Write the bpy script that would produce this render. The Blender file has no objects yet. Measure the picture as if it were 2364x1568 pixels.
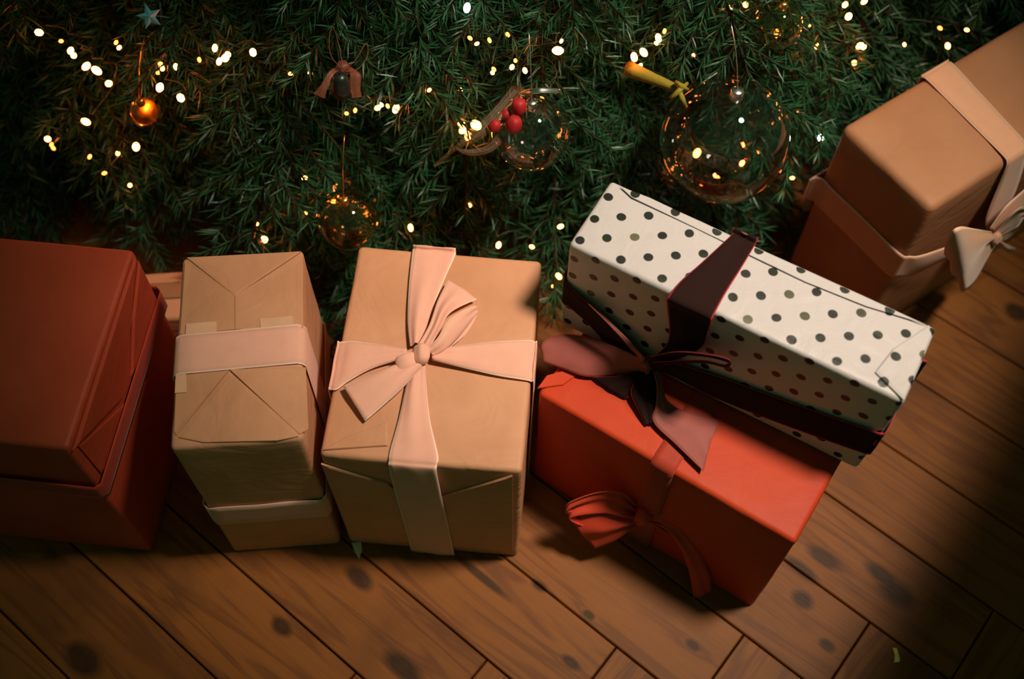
import bpy, bmesh, math, random
from mathutils import Vector, Matrix, noise
random.seed(7)
SC = bpy.context.scene
COL = SC.collection
V = Vector

# ------------------------------------------------------------------ camera
FPX, PITCH, ROLL, CAMH = 2578.5, 1.05508837, -0.0242197874, 1.4
FW, FH = 2364, 1568
CAM = V((0, 0, CAMH))
_f = V((0, math.cos(PITCH), -math.sin(PITCH)))
_r = V((1, 0, 0))
_d = _f.cross(_r)
R_ = math.cos(ROLL) * _r + math.sin(ROLL) * _d
D_ = -math.sin(ROLL) * _r + math.cos(ROLL) * _d
cam_data = bpy.data.cameras.new('camera')
cam = bpy.data.objects.new('camera', cam_data)
COL.objects.link(cam)
cam.matrix_world = Matrix((( R_.x, -D_.x, -_f.x, 0), (R_.y, -D_.y, -_f.y, 0), (R_.z, -D_.z, -_f.z, CAMH), (0, 0, 0, 1)))
cam_data.sensor_width = 36
cam_data.lens = FPX * 36 / FW
cam_data.clip_start = 0.02
cam_data.dof.use_dof = True
cam_data.dof.focus_distance = 1.27
cam_data.dof.aperture_fstop = 2.4
SC.camera = cam

# ------------------------------------------------------------------ world, light, exposure
world = bpy.data.worlds.new('room_dusk')
SC.world = world
world.use_nodes = True
bg = world.node_tree.nodes['Background']
bg.inputs[0].default_value = (0.42, 0.95, 0.42, 1)
bg.inputs[1].default_value = 0.075
LAMP = V((0.90, 0.65, 2.4))
ld = bpy.data.lights.new('hanging_lamp', 'SPOT')
ld.energy = 308
ld.color = (1.0, 0.82, 0.64)
ld.shadow_soft_size = 0.16
ld.spot_size = math.radians(36.5)
ld.spot_blend = 1.0
lamp = bpy.data.objects.new('hanging_lamp', ld)
COL.objects.link(lamp)
lamp.location = LAMP
lamp.rotation_euler = (V((0.08, 0.80, 0.0)) - LAMP).to_track_quat('-Z', 'Y').to_euler()
SC.view_settings.view_transform = 'Standard'
SC.view_settings.look = 'None'
SC.view_settings.gamma = 1
SC.view_settings.use_curve_mapping = False
SC.view_settings.exposure = 0.0
SC.cycles.max_bounces = 10
SC.cycles.transparent_max_bounces = 12
SC.cycles.transmission_bounces = 10

# ------------------------------------------------------------------ pixel -> point in the room
def ray(px, py):
    d = R_ * ((px - FW / 2) / FPX) + D_ * ((py - FH / 2) / FPX) + _f
    return d

def at(px, py, z):
    d = ray(px, py)
    return CAM + d * ((z - CAMH) / d.z)

def depth(p):
    return (p - CAM).dot(_f)

# ------------------------------------------------------------------ materials
def new_mat(name):
    m = bpy.data.materials.new(name)
    m.use_nodes = True
    return m, m.node_tree.nodes, m.node_tree.links, m.node_tree.nodes['Principled BSDF']

def N(nodes, typ, **kw):
    n = nodes.new(typ)
    for k, v in kw.items():
        setattr(n, k, v)
    return n

def math_node(nodes, links, op, a, b=None):
    n = nodes.new('ShaderNodeMath'); n.operation = op
    for i, x in enumerate((a, b)):
        if x is None: continue
        if isinstance(x, (int, float)): n.inputs[i].default_value = x
        else: links.new(x, n.inputs[i])
    return n.outputs[0]

def mix_rgb(nodes, links, fac, a, b):
    n = nodes.new('ShaderNodeMix'); n.data_type = 'RGBA'
    for i, x in ((0, fac), (6, a), (7, b)):
        if isinstance(x, (int, float)): n.inputs[i].default_value = x
        elif isinstance(x, tuple): n.inputs[i].default_value = (*x, 1)
        else: links.new(x, n.inputs[i])
    return n.outputs[2]

def paper(name, c, c2, rough=0.6, scale=14.0, bump=0.25, spec=0.3, streak=0.5):
    """wrapping paper: two close tones, soft wrinkles as fine relief"""
    m, n, l, b = new_mat(name)
    tc = N(n, 'ShaderNodeTexCoord')
    n1 = N(n, 'ShaderNodeTexNoise'); n1.inputs['Scale'].default_value = scale; n1.inputs['Detail'].default_value = 5
    l.new(tc.outputs['Object'], n1.inputs['Vector'])
    r = N(n, 'ShaderNodeValToRGB'); r.color_ramp.elements[0].position = 0.35; r.color_ramp.elements[1].position = 0.65
    r.color_ramp.elements[0].color = (*c, 1); r.color_ramp.elements[1].color = (*c2, 1)
    l.new(n1.outputs[0], r.inputs[0]); l.new(r.outputs[0], b.inputs['Base Color'])
    mp = N(n, 'ShaderNodeMapping'); mp.inputs['Scale'].default_value = (1, 1, 1 + 2 * streak); mp.inputs['Rotation'].default_value = (0.3, 0.2, 0.5)
    l.new(tc.outputs['Object'], mp.inputs[0])
    n2 = N(n, 'ShaderNodeTexNoise'); n2.inputs['Scale'].default_value = scale * 1.3; n2.inputs['Detail'].default_value = 3; n2.inputs['Distortion'].default_value = 1.2
    l.new(mp.outputs[0], n2.inputs['Vector'])
    n3 = N(n, 'ShaderNodeTexNoise'); n3.inputs['Scale'].default_value = 900; l.new(tc.outputs['Object'], n3.inputs['Vector'])
    bp = N(n, 'ShaderNodeBump'); bp.inputs['Strength'].default_value = bump; bp.inputs['Distance'].default_value = 0.012
    l.new(n2.outputs[0], bp.inputs['Height'])
    bp2 = N(n, 'ShaderNodeBump'); bp2.inputs['Strength'].default_value = 0.12; bp2.inputs['Distance'].default_value = 0.0006
    l.new(n3.outputs[0], bp2.inputs['Height']); l.new(bp.outputs[0], bp2.inputs['Normal'])
    l.new(bp2.outputs[0], b.inputs['Normal'])
    b.inputs['Roughness'].default_value = rough
    b.inputs['Specular IOR Level'].default_value = spec
    return m

def fabric(name, c, edge, rough=0.8, sheen=0.25, edge_w=0.035):
    """ribbon: even weave with a lighter woven edge, u runs across the ribbon"""
    m, n, l, b = new_mat(name)
    tc = N(n, 'ShaderNodeTexCoord'); sx = N(n, 'ShaderNodeSeparateXYZ'); l.new(tc.outputs['UV'], sx.inputs[0])
    a = math_node(n, l, 'ABSOLUTE', math_node(n, l, 'SUBTRACT', sx.outputs[0], 0.5))
    e = math_node(n, l, 'GREATER_THAN', a, 0.5 - edge_w)
    nz = N(n, 'ShaderNodeTexNoise'); nz.inputs['Scale'].default_value = 60; nz.inputs['Detail'].default_value = 4
    l.new(tc.outputs['Object'], nz.inputs['Vector'])
    dark = tuple(x * 0.86 for x in c)
    col = mix_rgb(n, l, nz.outputs[0], dark, c)
    l.new(mix_rgb(n, l, e, col, edge), b.inputs['Base Color'])
    n3 = N(n, 'ShaderNodeTexNoise'); n3.inputs['Scale'].default_value = 1200; l.new(tc.outputs['Object'], n3.inputs['Vector'])
    bp = N(n, 'ShaderNodeBump'); bp.inputs['Strength'].default_value = 0.3; bp.inputs['Distance'].default_value = 0.0008
    l.new(n3.outputs[0], bp.inputs['Height']); l.new(bp.outputs[0], b.inputs['Normal'])
    b.inputs['Roughness'].default_value = rough
    b.inputs['Sheen Weight'].default_value = sheen
    b.inputs['Sheen Roughness'].default_value = 0.4
    b.inputs['Specular IOR Level'].default_value = 0.2
    return m

def plain(name, c, rough=0.6, spec=0.4, metal=0.0, bump=0.0, bscale=40):
    m, n, l, b = new_mat(name)
    tc = N(n, 'ShaderNodeTexCoord')
    nz = N(n, 'ShaderNodeTexNoise'); nz.inputs['Scale'].default_value = bscale; l.new(tc.outputs['Object'], nz.inputs['Vector'])
    l.new(mix_rgb(n, l, nz.outputs[0], tuple(x * 0.75 for x in c), tuple(min(1, x * 1.2) for x in c)), b.inputs['Base Color'])
    if bump:
        bp = N(n, 'ShaderNodeBump'); bp.inputs['Strength'].default_value = bump; bp.inputs['Distance'].default_value = 0.002
        l.new(nz.outputs[0], bp.inputs['Height']); l.new(bp.outputs[0], b.inputs['Normal'])
    b.inputs['Roughness'].default_value = rough; b.inputs['Specular IOR Level'].default_value = spec; b.inputs['Metallic'].default_value = metal
    return m

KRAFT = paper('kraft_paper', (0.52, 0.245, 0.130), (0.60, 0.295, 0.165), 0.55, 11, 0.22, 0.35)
KRAFT_E = paper('kraft_paper_darker', (0.30, 0.135, 0.062), (0.345, 0.160, 0.078), 0.6, 11, 0.12, 0.3)  # darker copy of the kraft tones
RED = paper('red_paper', (0.46, 0.042, 0.011), (0.52, 0.055, 0.015), 0.5, 9, 0.10, 0.2)
REDA = paper('dark_red_paper', (0.42, 0.055, 0.022), (0.50, 0.072, 0.030), 0.5, 9, 0.12, 0.35)
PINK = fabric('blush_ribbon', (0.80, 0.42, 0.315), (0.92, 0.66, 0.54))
PINK_E = fabric('darker_blush_ribbon', (0.58, 0.31, 0.19), (0.68, 0.45, 0.33))  # darker copy of the blush ribbon
REDRIB = fabric('red_ribbon', (0.60, 0.060, 0.026), (0.66, 0.09, 0.04), 0.5, 0.1)
REDRIBA = fabric('dull_red_ribbon', (0.40, 0.048, 0.024), (0.44, 0.06, 0.03), 0.6, 0.1)
BLACKRIB = fabric('burgundy_velvet_ribbon', (0.017, 0.0045, 0.0035), (0.36, 0.03, 0.035), 0.9, 0.0, 0.03)
MAUVE = fabric('mauve_satin_ribbon', (0.31, 0.085, 0.072), (0.42, 0.09, 0.07), 0.45, 0.1)
TAPE = plain('clear_tape', (0.70, 0.40, 0.26), 0.22, 0.6)
BARK = plain('fir_bark', (0.022, 0.016, 0.008), 0.9, 0.1, 0, 0.4, 90)
WIRE = plain('green_wire', (0.012, 0.03, 0.015), 0.5)

def needle_mat():
    m, n, l, b = new_mat('fir_needles')
    oi = N(n, 'ShaderNodeObjectInfo'); tc = N(n, 'ShaderNodeTexCoord')
    nz = N(n, 'ShaderNodeTexNoise'); nz.inputs['Scale'].default_value = 30; l.new(tc.outputs['Object'], nz.inputs['Vector'])
    c = mix_rgb(n, l, nz.outputs[0], (0.007, 0.052, 0.016), (0.022, 0.095, 0.032))
    c = mix_rgb(n, l, math_node(n, l, 'MULTIPLY', oi.outputs['Random'], 0.5), c, (0.012, 0.055, 0.026))
    l.new(c, b.inputs['Base Color'])
    b.inputs['Roughness'].default_value = 0.42; b.inputs['Specular IOR Level'].default_value = 0.35
    return m
NEEDLE = needle_mat()

def emit_mat(name, c, s):
    m, n, l, b = new_mat(name)
    b.inputs['Base Color'].default_value = (*c, 1)
    b.inputs['Emission Color'].default_value = (*c, 1); b.inputs['Emission Strength'].default_value = s
    return m
BULB = emit_mat('lit_bulb', (1.0, 0.19, 0.034), 36)
WHITE_GLINT = emit_mat('white_glint', (0.85, 1.0, 0.92), 14)  # white glow that stands in for lamp reflections in glass
BULB_DIM = emit_mat('lit_bulb_dim', (1.0, 0.2, 0.03), 9)

def glass_mat(name, c=(1, 1, 1), rough=0.0):
    m, n, l, b = new_mat(name)
    b.inputs['Base Color'].default_value = (*c, 1)
    b.inputs['Transmission Weight'].default_value = 1.0
    b.inputs['Roughness'].default_value = rough; b.inputs['IOR'].default_value = 1.5
    return m
GLASS = glass_mat('clear_glass')
GLOWGLASS = glass_mat('painted_glow_glass', (1.0, 0.86, 0.58))  # clear glass; golden light of the bulbs put into its tint
AMBER = glass_mat('amber_glass', (0.92, 0.66, 0.22), 0.16)
SILVER = plain('silver_cap', (0.75, 0.76, 0.74), 0.25, 0.5, 1.0)
GOLD = plain('gold_cap', (0.75, 0.48, 0.14), 0.28, 0.5, 1.0)

# ------------------------------------------------------------------ object helpers
WM = {}   # world matrix of each object
def tag(o, label=None, cat=None, group=None, kind=None):
    for k, v in (('label', label), ('category', cat), ('group', group), ('kind', kind)):
        if v: o[k] = v
    return o

def root(name, loc, rz=0.0, label=None, cat=None, group=None, kind=None):
    o = bpy.data.objects.new(name, None); COL.objects.link(o)
    o.empty_display_size = 0.05
    o.location = loc; o.rotation_euler = (0, 0, rz)
    WM[o.name] = Matrix.Translation(loc) @ Matrix.Rotation(rz, 4, 'Z')
    return tag(o, label, cat, group, kind)

def mesh_obj(name, verts, faces, mats, parent=None, origin=None, smooth=True, uv=None, midx=None, local=False):
    """verts in world space (or the parent's space when local); one mesh object"""
    if parent is not None:
        M = WM[parent.name]
        if not local:
            Mi = M.inverted(); verts = [Mi @ V(v) for v in verts]
    elif origin is not None:
        origin = V(origin); verts = [V(v) - origin for v in verts]
        M = Matrix.Translation(origin)
    else:
        M = Matrix.Identity(4)
    me = bpy.data.meshes.new(name)
    me.from_pydata([tuple(v) for v in verts], [], faces)
    for m in (mats if isinstance(mats, (list, tuple)) else [mats]): me.materials.append(m)
    if midx is not None: me.polygons.foreach_set('material_index', midx)
    if smooth: me.polygons.foreach_set('use_smooth', [True] * len(me.polygons))
    if uv is not None:
        lay = me.uv_layers.new(name='UVMap')
        k = 0
        for poly_uv in uv:
            for c in poly_uv:
                lay.data[k].uv = c; k += 1
    me.update()
    o = bpy.data.objects.new(name, me); COL.objects.link(o)
    if parent is not None: o.parent = parent
    elif origin is not None: o.location = origin
    WM[o.name] = M
    return o

def recalc(o):
    bm = bmesh.new(); bm.from_mesh(o.data)
    bmesh.ops.recalc_face_normals(bm, faces=bm.faces); bm.to_mesh(o.data); bm.free()
    return o

def rounded_box(w, d, h, r, nx=14, amp=0.0008, puff=0.0015, seed=0.0):
    """local: x -w..0, y 0..d, z 0..h ; unfolded uv (metres)"""
    def ticks(L, n):
        t = [0, r * 0.25, r * 0.6, r]
        k = max(3, n)
        t += [r + (L - 2 * r) * i / k for i in range(1, k)]
        t += [L - r, L - r * 0.6, L - r * 0.25, L]
        return t
    dims = (w, d, h); T = [ticks(L, nx) for L in dims]
    verts = []; idx = {}; faces = []; uvs = []
    def vert(p):
        key = tuple(round(c, 6) for c in p)
        if key in idx: return idx[key]
        inner = V([min(max(p[i], r), dims[i] - r) for i in range(3)])
        dv = V(p) - inner
        n = dv.normalized() if dv.length > 1e-9 else V((0, 0, 1))
        q = inner + n * r
        c = [1 - abs(2 * q[i] / dims[i] - 1) for i in range(3)]
        a = sorted(c)[1]
        s = V((q.x * 9 + seed, q.y * 9 - seed, q.z * 9 + 3 * seed))
        q = q + n * (amp * (noise.noise(s) + 0.6 * noise.noise(s * 3.1)) + puff * min(1, a * 2))
        if q.z < 0.0: q.z = 0.0
        idx[key] = len(verts); verts.append(V((q.x - w, q.y, q.z))); return idx[key]
    def uvp(face, p):
        x, y, z = p[0] - w, p[1], p[2]
        return {'top': (x, y), 'bottom': (x, y - 2 * h), 'front': (x, z - h), 'back': (x, d + h - z),
                'right': (h - z, y), 'left': (-w - (h - z), y)}[face]
    for face, (a, b, c, val) in {'top': (0, 1, 2, h), 'bottom': (0, 1, 2, 0), 'front': (0, 2, 1, 0), 'back': (0, 2, 1, d), 'right': (1, 2, 0, w), 'left': (1, 2, 0, 0)}.items():
        flip = face in ('bottom', 'back', 'left')
        for i in range(len(T[a]) - 1):
            for j in range(len(T[b]) - 1):
                q = []
                for (ii, jj) in ((i, j), (i + 1, j), (i + 1, j + 1), (i, j + 1)):
                    p = [0, 0, 0]; p[a] = T[a][ii]; p[b] = T[b][jj]; p[c] = val; q.append(p)
                if flip: q.reverse()
                faces.append([vert(p) for p in q]); uvs.append([uvp(face, p) for p in q])
    return verts, faces, uvs

def cr(p0, p1, p2, p3, t):
    return 0.5 * ((2 * p1) + (p2 - p0) * t + (2 * p0 - 5 * p1 + 4 * p2 - p3) * t * t + (3 * p1 - p0 - 3 * p2 + p3) * t ** 3)

def ribbon_mesh(secs, n=8, sub=6, t=0.0008, wr=0.0, wf=2.5, seed=0.0, hint=None):
    """secs: (left point, right point, bulge). A strip of cloth with two sides and edges."""
    S = [(V(a), V(b), c) for a, b, c in secs]
    rows = []
    wmax = max((b - a).length for a, b, _ in S)
    if sub <= 1:
        rows = S
    else:
        for k in range(len(S) - 1):
            a, b, c, d = S[max(k - 1, 0)], S[k], S[k + 1], S[min(k + 2, len(S) - 1)]
            for i in range(sub):
                q = i / sub
                rows.append(tuple(cr(a[m], b[m], c[m], d[m], q) for m in range(3)))
        rows.append(S[-1])
    M = len(rows); P = []; NN = []
    for j, (a, b, bu) in enumerate(rows):
        a0, b0, _ = rows[max(j - 1, 0)]; a1, b1, _ = rows[min(j + 1, M - 1)]
        tang = ((a1 + b1) - (a0 + b0)); side = (b - a)
        nn = side.cross(tang)
        nn = nn.normalized() if nn.length > 1e-12 else (NN[-1][0] if NN else V((0, 0, 1)))
        NN.append([nn] * (n + 1))
        frac = 1 - min(1, side.length / wmax)
        row = []
        for i in range(n + 1):
            s = i / n
            off = bu * 4 * s * (1 - s)
            off += wr * (0.25 + frac) * math.sin(2 * math.pi * wf * s + seed + j * 0.07) * math.sin(math.pi * s) ** 0.5
            row.append(a + side * s + nn * off)
        P.append(row)
    if hint is not None:
        sgn = sum((hint - P[j][n // 2]).normalized().dot(NN[j][0]) for j in range(M))
        if sgn < 0:
            for r in P: r.reverse()
            # recompute offsets on the other side
            for j, (a, b, bu) in enumerate(rows):
                nn = -NN[j][0]; NN[j] = [nn] * (n + 1); side = a - b
                frac = 1 - min(1, side.length / wmax)
                for i in range(n + 1):
                    s = i / n
                    off = bu * 4 * s * (1 - s)
                    off += wr * (0.25 + frac) * math.sin(2 * math.pi * wf * s + seed + j * 0.07) * math.sin(math.pi * s) ** 0.5
                    P[j][i] = b + side * s + nn * off
    # smooth normals from the grid
    G = [[None] * (n + 1) for _ in range(M)]
    for j in range(M):
        for i in range(n + 1):
            du = P[j][min(i + 1, n)] - P[j][max(i - 1, 0)]
            dv = P[min(j + 1, M - 1)][i] - P[max(j - 1, 0)][i]
            q = du.cross(dv)
            q = q.normalized() if q.length > 1e-12 else NN[j][0]
            G[j][i] = q if q.dot(NN[j][0]) >= 0 else -q
    verts = []; faces = []; uv = []; mi = []
    W = n + 1
    for side in (1, -1):
        for j in range(M):
            for i in range(W): verts.append(P[j][i] + G[j][i] * (t / 2 * side))
    off = M * W
    for j in range(M - 1):
        for i in range(n):
            a, b, c, d = j * W + i, j * W + i + 1, (j + 1) * W + i + 1, (j + 1) * W + i
            u0, u1, v0, v1 = i / n, (i + 1) / n, j / M, (j + 1) / M
            faces.append((a, b, c, d)); uv.append([(u0, v0), (u1, v0), (u1, v1), (u0, v1)]); mi.append(0)
            faces.append((off + d, off + c, off + b, off + a)); uv.append([(u0, v1), (u1, v1), (u1, v0), (u0, v0)]); mi.append(1)
    def edge(a, b, u):
        faces.append((a, off + a, off + b, b)); uv.append([(u, 0)] * 4); mi.append(0)
    for j in range(M - 1):
        edge((j + 1) * W, j * W, 0.0); edge(j * W + n, (j + 1) * W + n, 1.0)
    for i in range(n):
        edge(i, i + 1, 0.3); edge((M - 1) * W + i + 1, (M - 1) * W + i, 0.3)
    return verts, faces, uv, mi

def ribbon(name, secs, mats, parent, label=None, local=False, two=False, **kw):
    if local:
        M = WM[parent.name]; secs = [(M @ V(a), M @ V(b), c) for a, b, c in secs]
    kw.setdefault('hint', CAM)
    v, f, uv, mi = ribbon_mesh(secs, **kw)
    o = mesh_obj(name, v, f, mats if two else [mats, mats], parent, uv=uv, midx=mi)
    if label: o['label'] = label
    return recalc(o)

def lump(name, c, ax, radii, mat, parent, wr=0.12, seed=0.0, label=None):
    """a pulled-tight knot of cloth: gathered rounded lump"""
    ax = V(ax).normalized(); b = ax.orthogonal().normalized(); d = ax.cross(b)
    verts = []; faces = []; nu, nv = 18, 10
    for j in range(nv + 1):
        th = math.pi * j / nv
        for i in range(nu):
            ph = 2 * math.pi * i / nu
            k = 1 + wr * math.sin(5 * ph + seed) * math.sin(th) + 0.5 * wr * math.sin(3 * th + seed)
            k2 = abs(math.sin(th)) ** 0.7
            verts.append(V(c) + ax * radii[0] * math.cos(th) + (b * math.cos(ph) * radii[1] + d * math.sin(ph) * radii[2]) * k2 * k)
    for j in range(nv):
        for i in range(nu):
            faces.append((j * nu + i, j * nu + (i + 1) % nu, (j + 1) * nu + (i + 1) % nu, (j + 1) * nu + i))
    o = mesh_obj(name, verts, faces, mat, parent, uv=[[(0.3, 0)] * 4 for _ in faces])
    if label: o['label'] = label
    return recalc(o)

def lp(g, px, py, axis, val):
    """pixel -> the box's own plane (axis = val) in its local space"""
    M = WM[g.name]; Mi = M.inverted()
    o = Mi @ CAM; d = Mi.to_3x3() @ ray(px, py)
    i = 'xyz'.index(axis)
    return o + d * ((val - o[i]) / d[i])

def flap(g, axis, val, pts, mat, t=0.0009, name='paper_flap', sgn=1, raise_c=0.0, px=True, label=None):
    P = [lp(g, *p, axis, val) for p in pts] if px else [V(p) for p in pts]
    i = 'xyz'.index(axis); n = V((0, 0, 0)); n[i] = sgn
    c = sum(P, V((0, 0, 0))) / len(P)
    k = len(P)
    verts = [p for p in P] + [p + n * t for p in P]
    faces = [tuple(range(k))]
    # an inner ring so that the sheet is gently puffed
    ring = [p * 0.92 + c * 0.08 + n * (t + raise_c) for p in P]
    verts += ring
    for a in range(k):
        b = (a + 1) % k
        faces.append((a, b, k + b, k + a)); faces.append((k + a, k + b, 2 * k + b, 2 * k + a))
    verts.append(c + n * (t + raise_c))
    for a in range(k):
        faces.append((2 * k + a, 2 * k + (a + 1) % k, 3 * k))
    o = mesh_obj(name, verts, faces, mat, g, smooth=False, local=True, uv=[[(0.3, 0.3)] * len(f) for f in faces])
    if label: o['label'] = label
    return recalc(o)

def wedge(g, val, pts, mat, name='paper_flap'):
    """a folded facet lying on the top face: every corner has its own lift"""
    P = [lp(g, px, py, 'z', val) for px, py, _ in pts]; k = len(P)
    verts = P + [p + V((0, 0, 0.0006 + hh)) for p, (_, _, hh) in zip(P, pts)]
    faces = [tuple(reversed(range(k)))] + [(i, (i + 1) % k, k + (i + 1) % k, k + i) for i in range(k)]
    faces += [(k, k + i, k + i + 1) for i in range(1, k - 1)]
    return recalc(mesh_obj(name, verts, faces, mat, g, smooth=False, local=True))

def gift(name, prm, z0, mat, label, cat='gift box', group=None, r=0.006, amp=0.0010, puff=0.0008, seed=0.0, nx=14):
    x, y, a, w, d, h = prm
    g = root(name, V((x, y, z0)), a, label, cat, group)
    g['_'] = 0; del g['_']
    v, f, uv = rounded_box(w, d, h, r, nx, amp, puff, seed)
    mesh_obj('wrapped_body', v, f, mat, g, uv=uv, local=True)
    return g

# ------------------------------------------------------------------ floor: herringbone parquet boards
PHI = -0.66504
PW, PL = 0.1146, 0.92
TV = V((math.cos(PHI), math.sin(PHI), 0)); NV = V((-TV.y, TV.x, 0))
KNOTS = [(1905, 1290, .026, .012), (1850, 1315, .03, .010), (1244, 1353, .012, .006), (1600, 1490, .012, .007), (1910, 1490, .012, .008), (1318, 1530, .014, .007),
         (2345, 722, .017, .015), (1852, 1385, .016, .012), (650, 1448, .016, .010), (830, 1335, .022, .012), (190, 1520, .03, .018), (930, 1540, .035, .014), (2075, 1370, .03, .02), (1360, 1420, .008, .005), (1110, 1330, .05, .006), (2040, 1330, .03, .012)]
def plank_mat():
    m, n, l, b = new_mat('pine_board')
    tc = N(n, 'ShaderNodeTexCoord'); oi = N(n, 'ShaderNodeObjectInfo'); geo = N(n, 'ShaderNodeNewGeometry')
    sh = N(n, 'ShaderNodeVectorMath', operation='SCALE'); 
    cmb = N(n, 'ShaderNodeCombineXYZ'); l.new(oi.outputs['Random'], cmb.inputs[0]); l.new(oi.outputs['Random'], cmb.inputs[1]); l.new(oi.outputs['Random'], cmb.inputs[2])
    l.new(cmb.outputs[0], sh.inputs[0]); sh.inputs['Scale'].default_value = 37
    ad = N(n, 'ShaderNodeVectorMath', operation='ADD'); l.new(tc.outputs['Object'], ad.inputs[0]); l.new(sh.outputs[0], ad.inputs[1])
    # knot field in world space: smallest elliptical distance
    dmin = None
    for (px, py, ra, rb) in KNOTS:
        p = at(px, py, 0)
        s = N(n, 'ShaderNodeVectorMath', operation='SUBTRACT'); l.new(geo.outputs['Position'], s.inputs[0]); s.inputs[1].default_value = p
        d1 = N(n, 'ShaderNodeVectorMath', operation='DOT_PRODUCT'); l.new(s.outputs[0], d1.inputs[0]); d1.inputs[1].default_value = TV / ra
        d2 = N(n, 'ShaderNodeVectorMath', operation='DOT_PRODUCT'); l.new(s.outputs[0], d2.inputs[0]); d2.inputs[1].default_value = NV / rb
        e = math_node(n, l, 'SQRT', math_node(n, l, 'ADD', math_node(n, l, 'MULTIPLY', d1.outputs['Value'], d1.outputs['Value']), math_node(n, l, 'MULTIPLY', d2.outputs['Value'], d2.outputs['Value'])))
        dmin = e if dmin is None else math_node(n, l, 'MINIMUM', dmin, e)
    mp = N(n, 'ShaderNodeMapping'); mp.inputs['Scale'].default_value = (1.6, 17, 17); l.new(ad.outputs[0], mp.inputs[0])
    g1 = N(n, 'ShaderNodeTexNoise'); g1.inputs['Scale'].default_value = 1.4; g1.inputs['Detail'].default_value = 3; g1.inputs['Distortion'].default_value = 0.8
    l.new(mp.outputs[0], g1.inputs['Vector'])
    bend = math_node(n, l, 'DIVIDE', 1.2, math_node(n, l, 'ADD', dmin, 0.9))
    ph = math_node(n, l, 'ADD', math_node(n, l, 'MULTIPLY', g1.outputs[0], 30), math_node(n, l, 'MULTIPLY', bend, 5))
    rings = math_node(n, l, 'MULTIPLY', math_node(n, l, 'ADD', math_node(n, l, 'SINE', ph), 1), 0.5)
    mp2 = N(n, 'ShaderNodeMapping'); mp2.inputs['Scale'].default_value = (4, 120, 120); l.new(ad.outputs[0], mp2.inputs[0])
    g2 = N(n, 'ShaderNodeTexNoise'); g2.inputs['Scale'].default_value = 2; g2.inputs['Detail'].default_value = 6; l.new(mp2.outputs[0], g2.inputs['Vector'])
    g3 = N(n, 'ShaderNodeTexNoise'); g3.inputs['Scale'].default_value = 7; g3.inputs['Detail'].default_value = 5; l.new(ad.outputs[0], g3.inputs['Vector'])
    base = mix_rgb(n, l, oi.outputs['Random'], (0.21, 0.072, 0.013), (0.295, 0.104, 0.021))
    c = mix_rgb(n, l, math_node(n, l, 'MULTIPLY', math_node(n, l, 'POWER', rings, 3.0), 0.68), base, (0.115, 0.038, 0.012))
    c = mix_rgb(n, l, math_node(n, l, 'MULTIPLY', g2.outputs[0], 0.45), c, (0.15, 0.052, 0.017))
    r3 = N(n, 'ShaderNodeMapRange'); r3.inputs[1].default_value = 0.48; r3.inputs[2].default_value = 0.75; l.new(g3.outputs[0], r3.inputs[0])
    c = mix_rgb(n, l, math_node(n, l, 'MULTIPLY', r3.outputs[0], 0.72), c, (0.085, 0.032, 0.011))
    rk = N(n, 'ShaderNodeMapRange'); rk.inputs[1].default_value = 1.15; rk.inputs[2].default_value = 0.55
    l.new(math_node(n, l, 'ADD', dmin, math_node(n, l, 'MULTIPLY', math_node(n, l, 'SUBTRACT', g3.outputs[0], 0.5), 1.4)), rk.inputs[0])
    c = mix_rgb(n, l, math_node(n, l, 'MULTIPLY', rk.outputs[0], 0.8), c, (0.018, 0.010, 0.005))
    l.new(c, b.inputs['Base Color'])
    b.inputs['Roughness'].default_value = 0.5; b.inputs['Specular IOR Level'].default_value = 0.18
    bp = N(n, 'ShaderNodeBump'); bp.inputs['Strength'].default_value = 0.25; bp.inputs['Distance'].default_value = 0.002
    l.new(g2.outputs[0], bp.inputs['Height']); l.new(bp.outputs[0], b.inputs['Normal'])
    return m
BOARD = plank_mat()
floor = root('floor', V((0, 1.4, 0)), 0, None, None, None, 'structure')
fx0, fx1, fy0, fy1 = -2.0, 2.0, -1.6, 2.2
fb = mesh_obj('subfloor', [(x, y, z) for z in (-0.06, -0.016) for (x, y) in ((fx0, fy0), (fx1, fy0), (fx1, fy1), (fx0, fy1))],
         [(3, 2, 1, 0), (4, 5, 6, 7), (0, 1, 5, 4), (1, 2, 6, 5), (2, 3, 7, 6), (3, 0, 4, 7)], plain('dark_subfloor', (0.02, 0.014, 0.008), 0.9), floor, smooth=False, local=True)
def plank_mesh():
    gap, c = 0.0011, 0.0014
    L, W = PL / 2 - gap, PW / 2 - gap
    v = []
    for (ex, z) in ((0, -0.018), (0, -c), (c, 0.0)):
        v += [(-L + ex, -W + ex, z), (L - ex, -W + ex, z), (L - ex, W - ex, z), (-L + ex, W - ex, z)]
    f = [(3, 2, 1, 0), (8, 9, 10, 11)]
    for k in (0, 4):
        for i in range(4):
            f.append((k + i, k + (i + 1) % 4, k + 4 + (i + 1) % 4, k + 4 + i))
    me = bpy.data.meshes.new('plank'); me.from_pydata(v, [], f); me.materials.append(BOARD); me.update()
    return me
PM = plank_mesh()
T0, N0 = -0.110, 0.367   # first joint: end of a board (t, n)
def add_plank(t, n, ang):
    c = TV * t + NV * n
    if not (-1.75 < c.x < 1.75 and -0.15 < c.y < 3.3): return
    o = bpy.data.objects.new('plank', PM); COL.objects.link(o); o.parent = floor
    o.location = (c.x, c.y - 1.4, random.uniform(-0.0005, 0.0))
    o.rotation_euler = (0, 0, PHI + ang)
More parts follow.
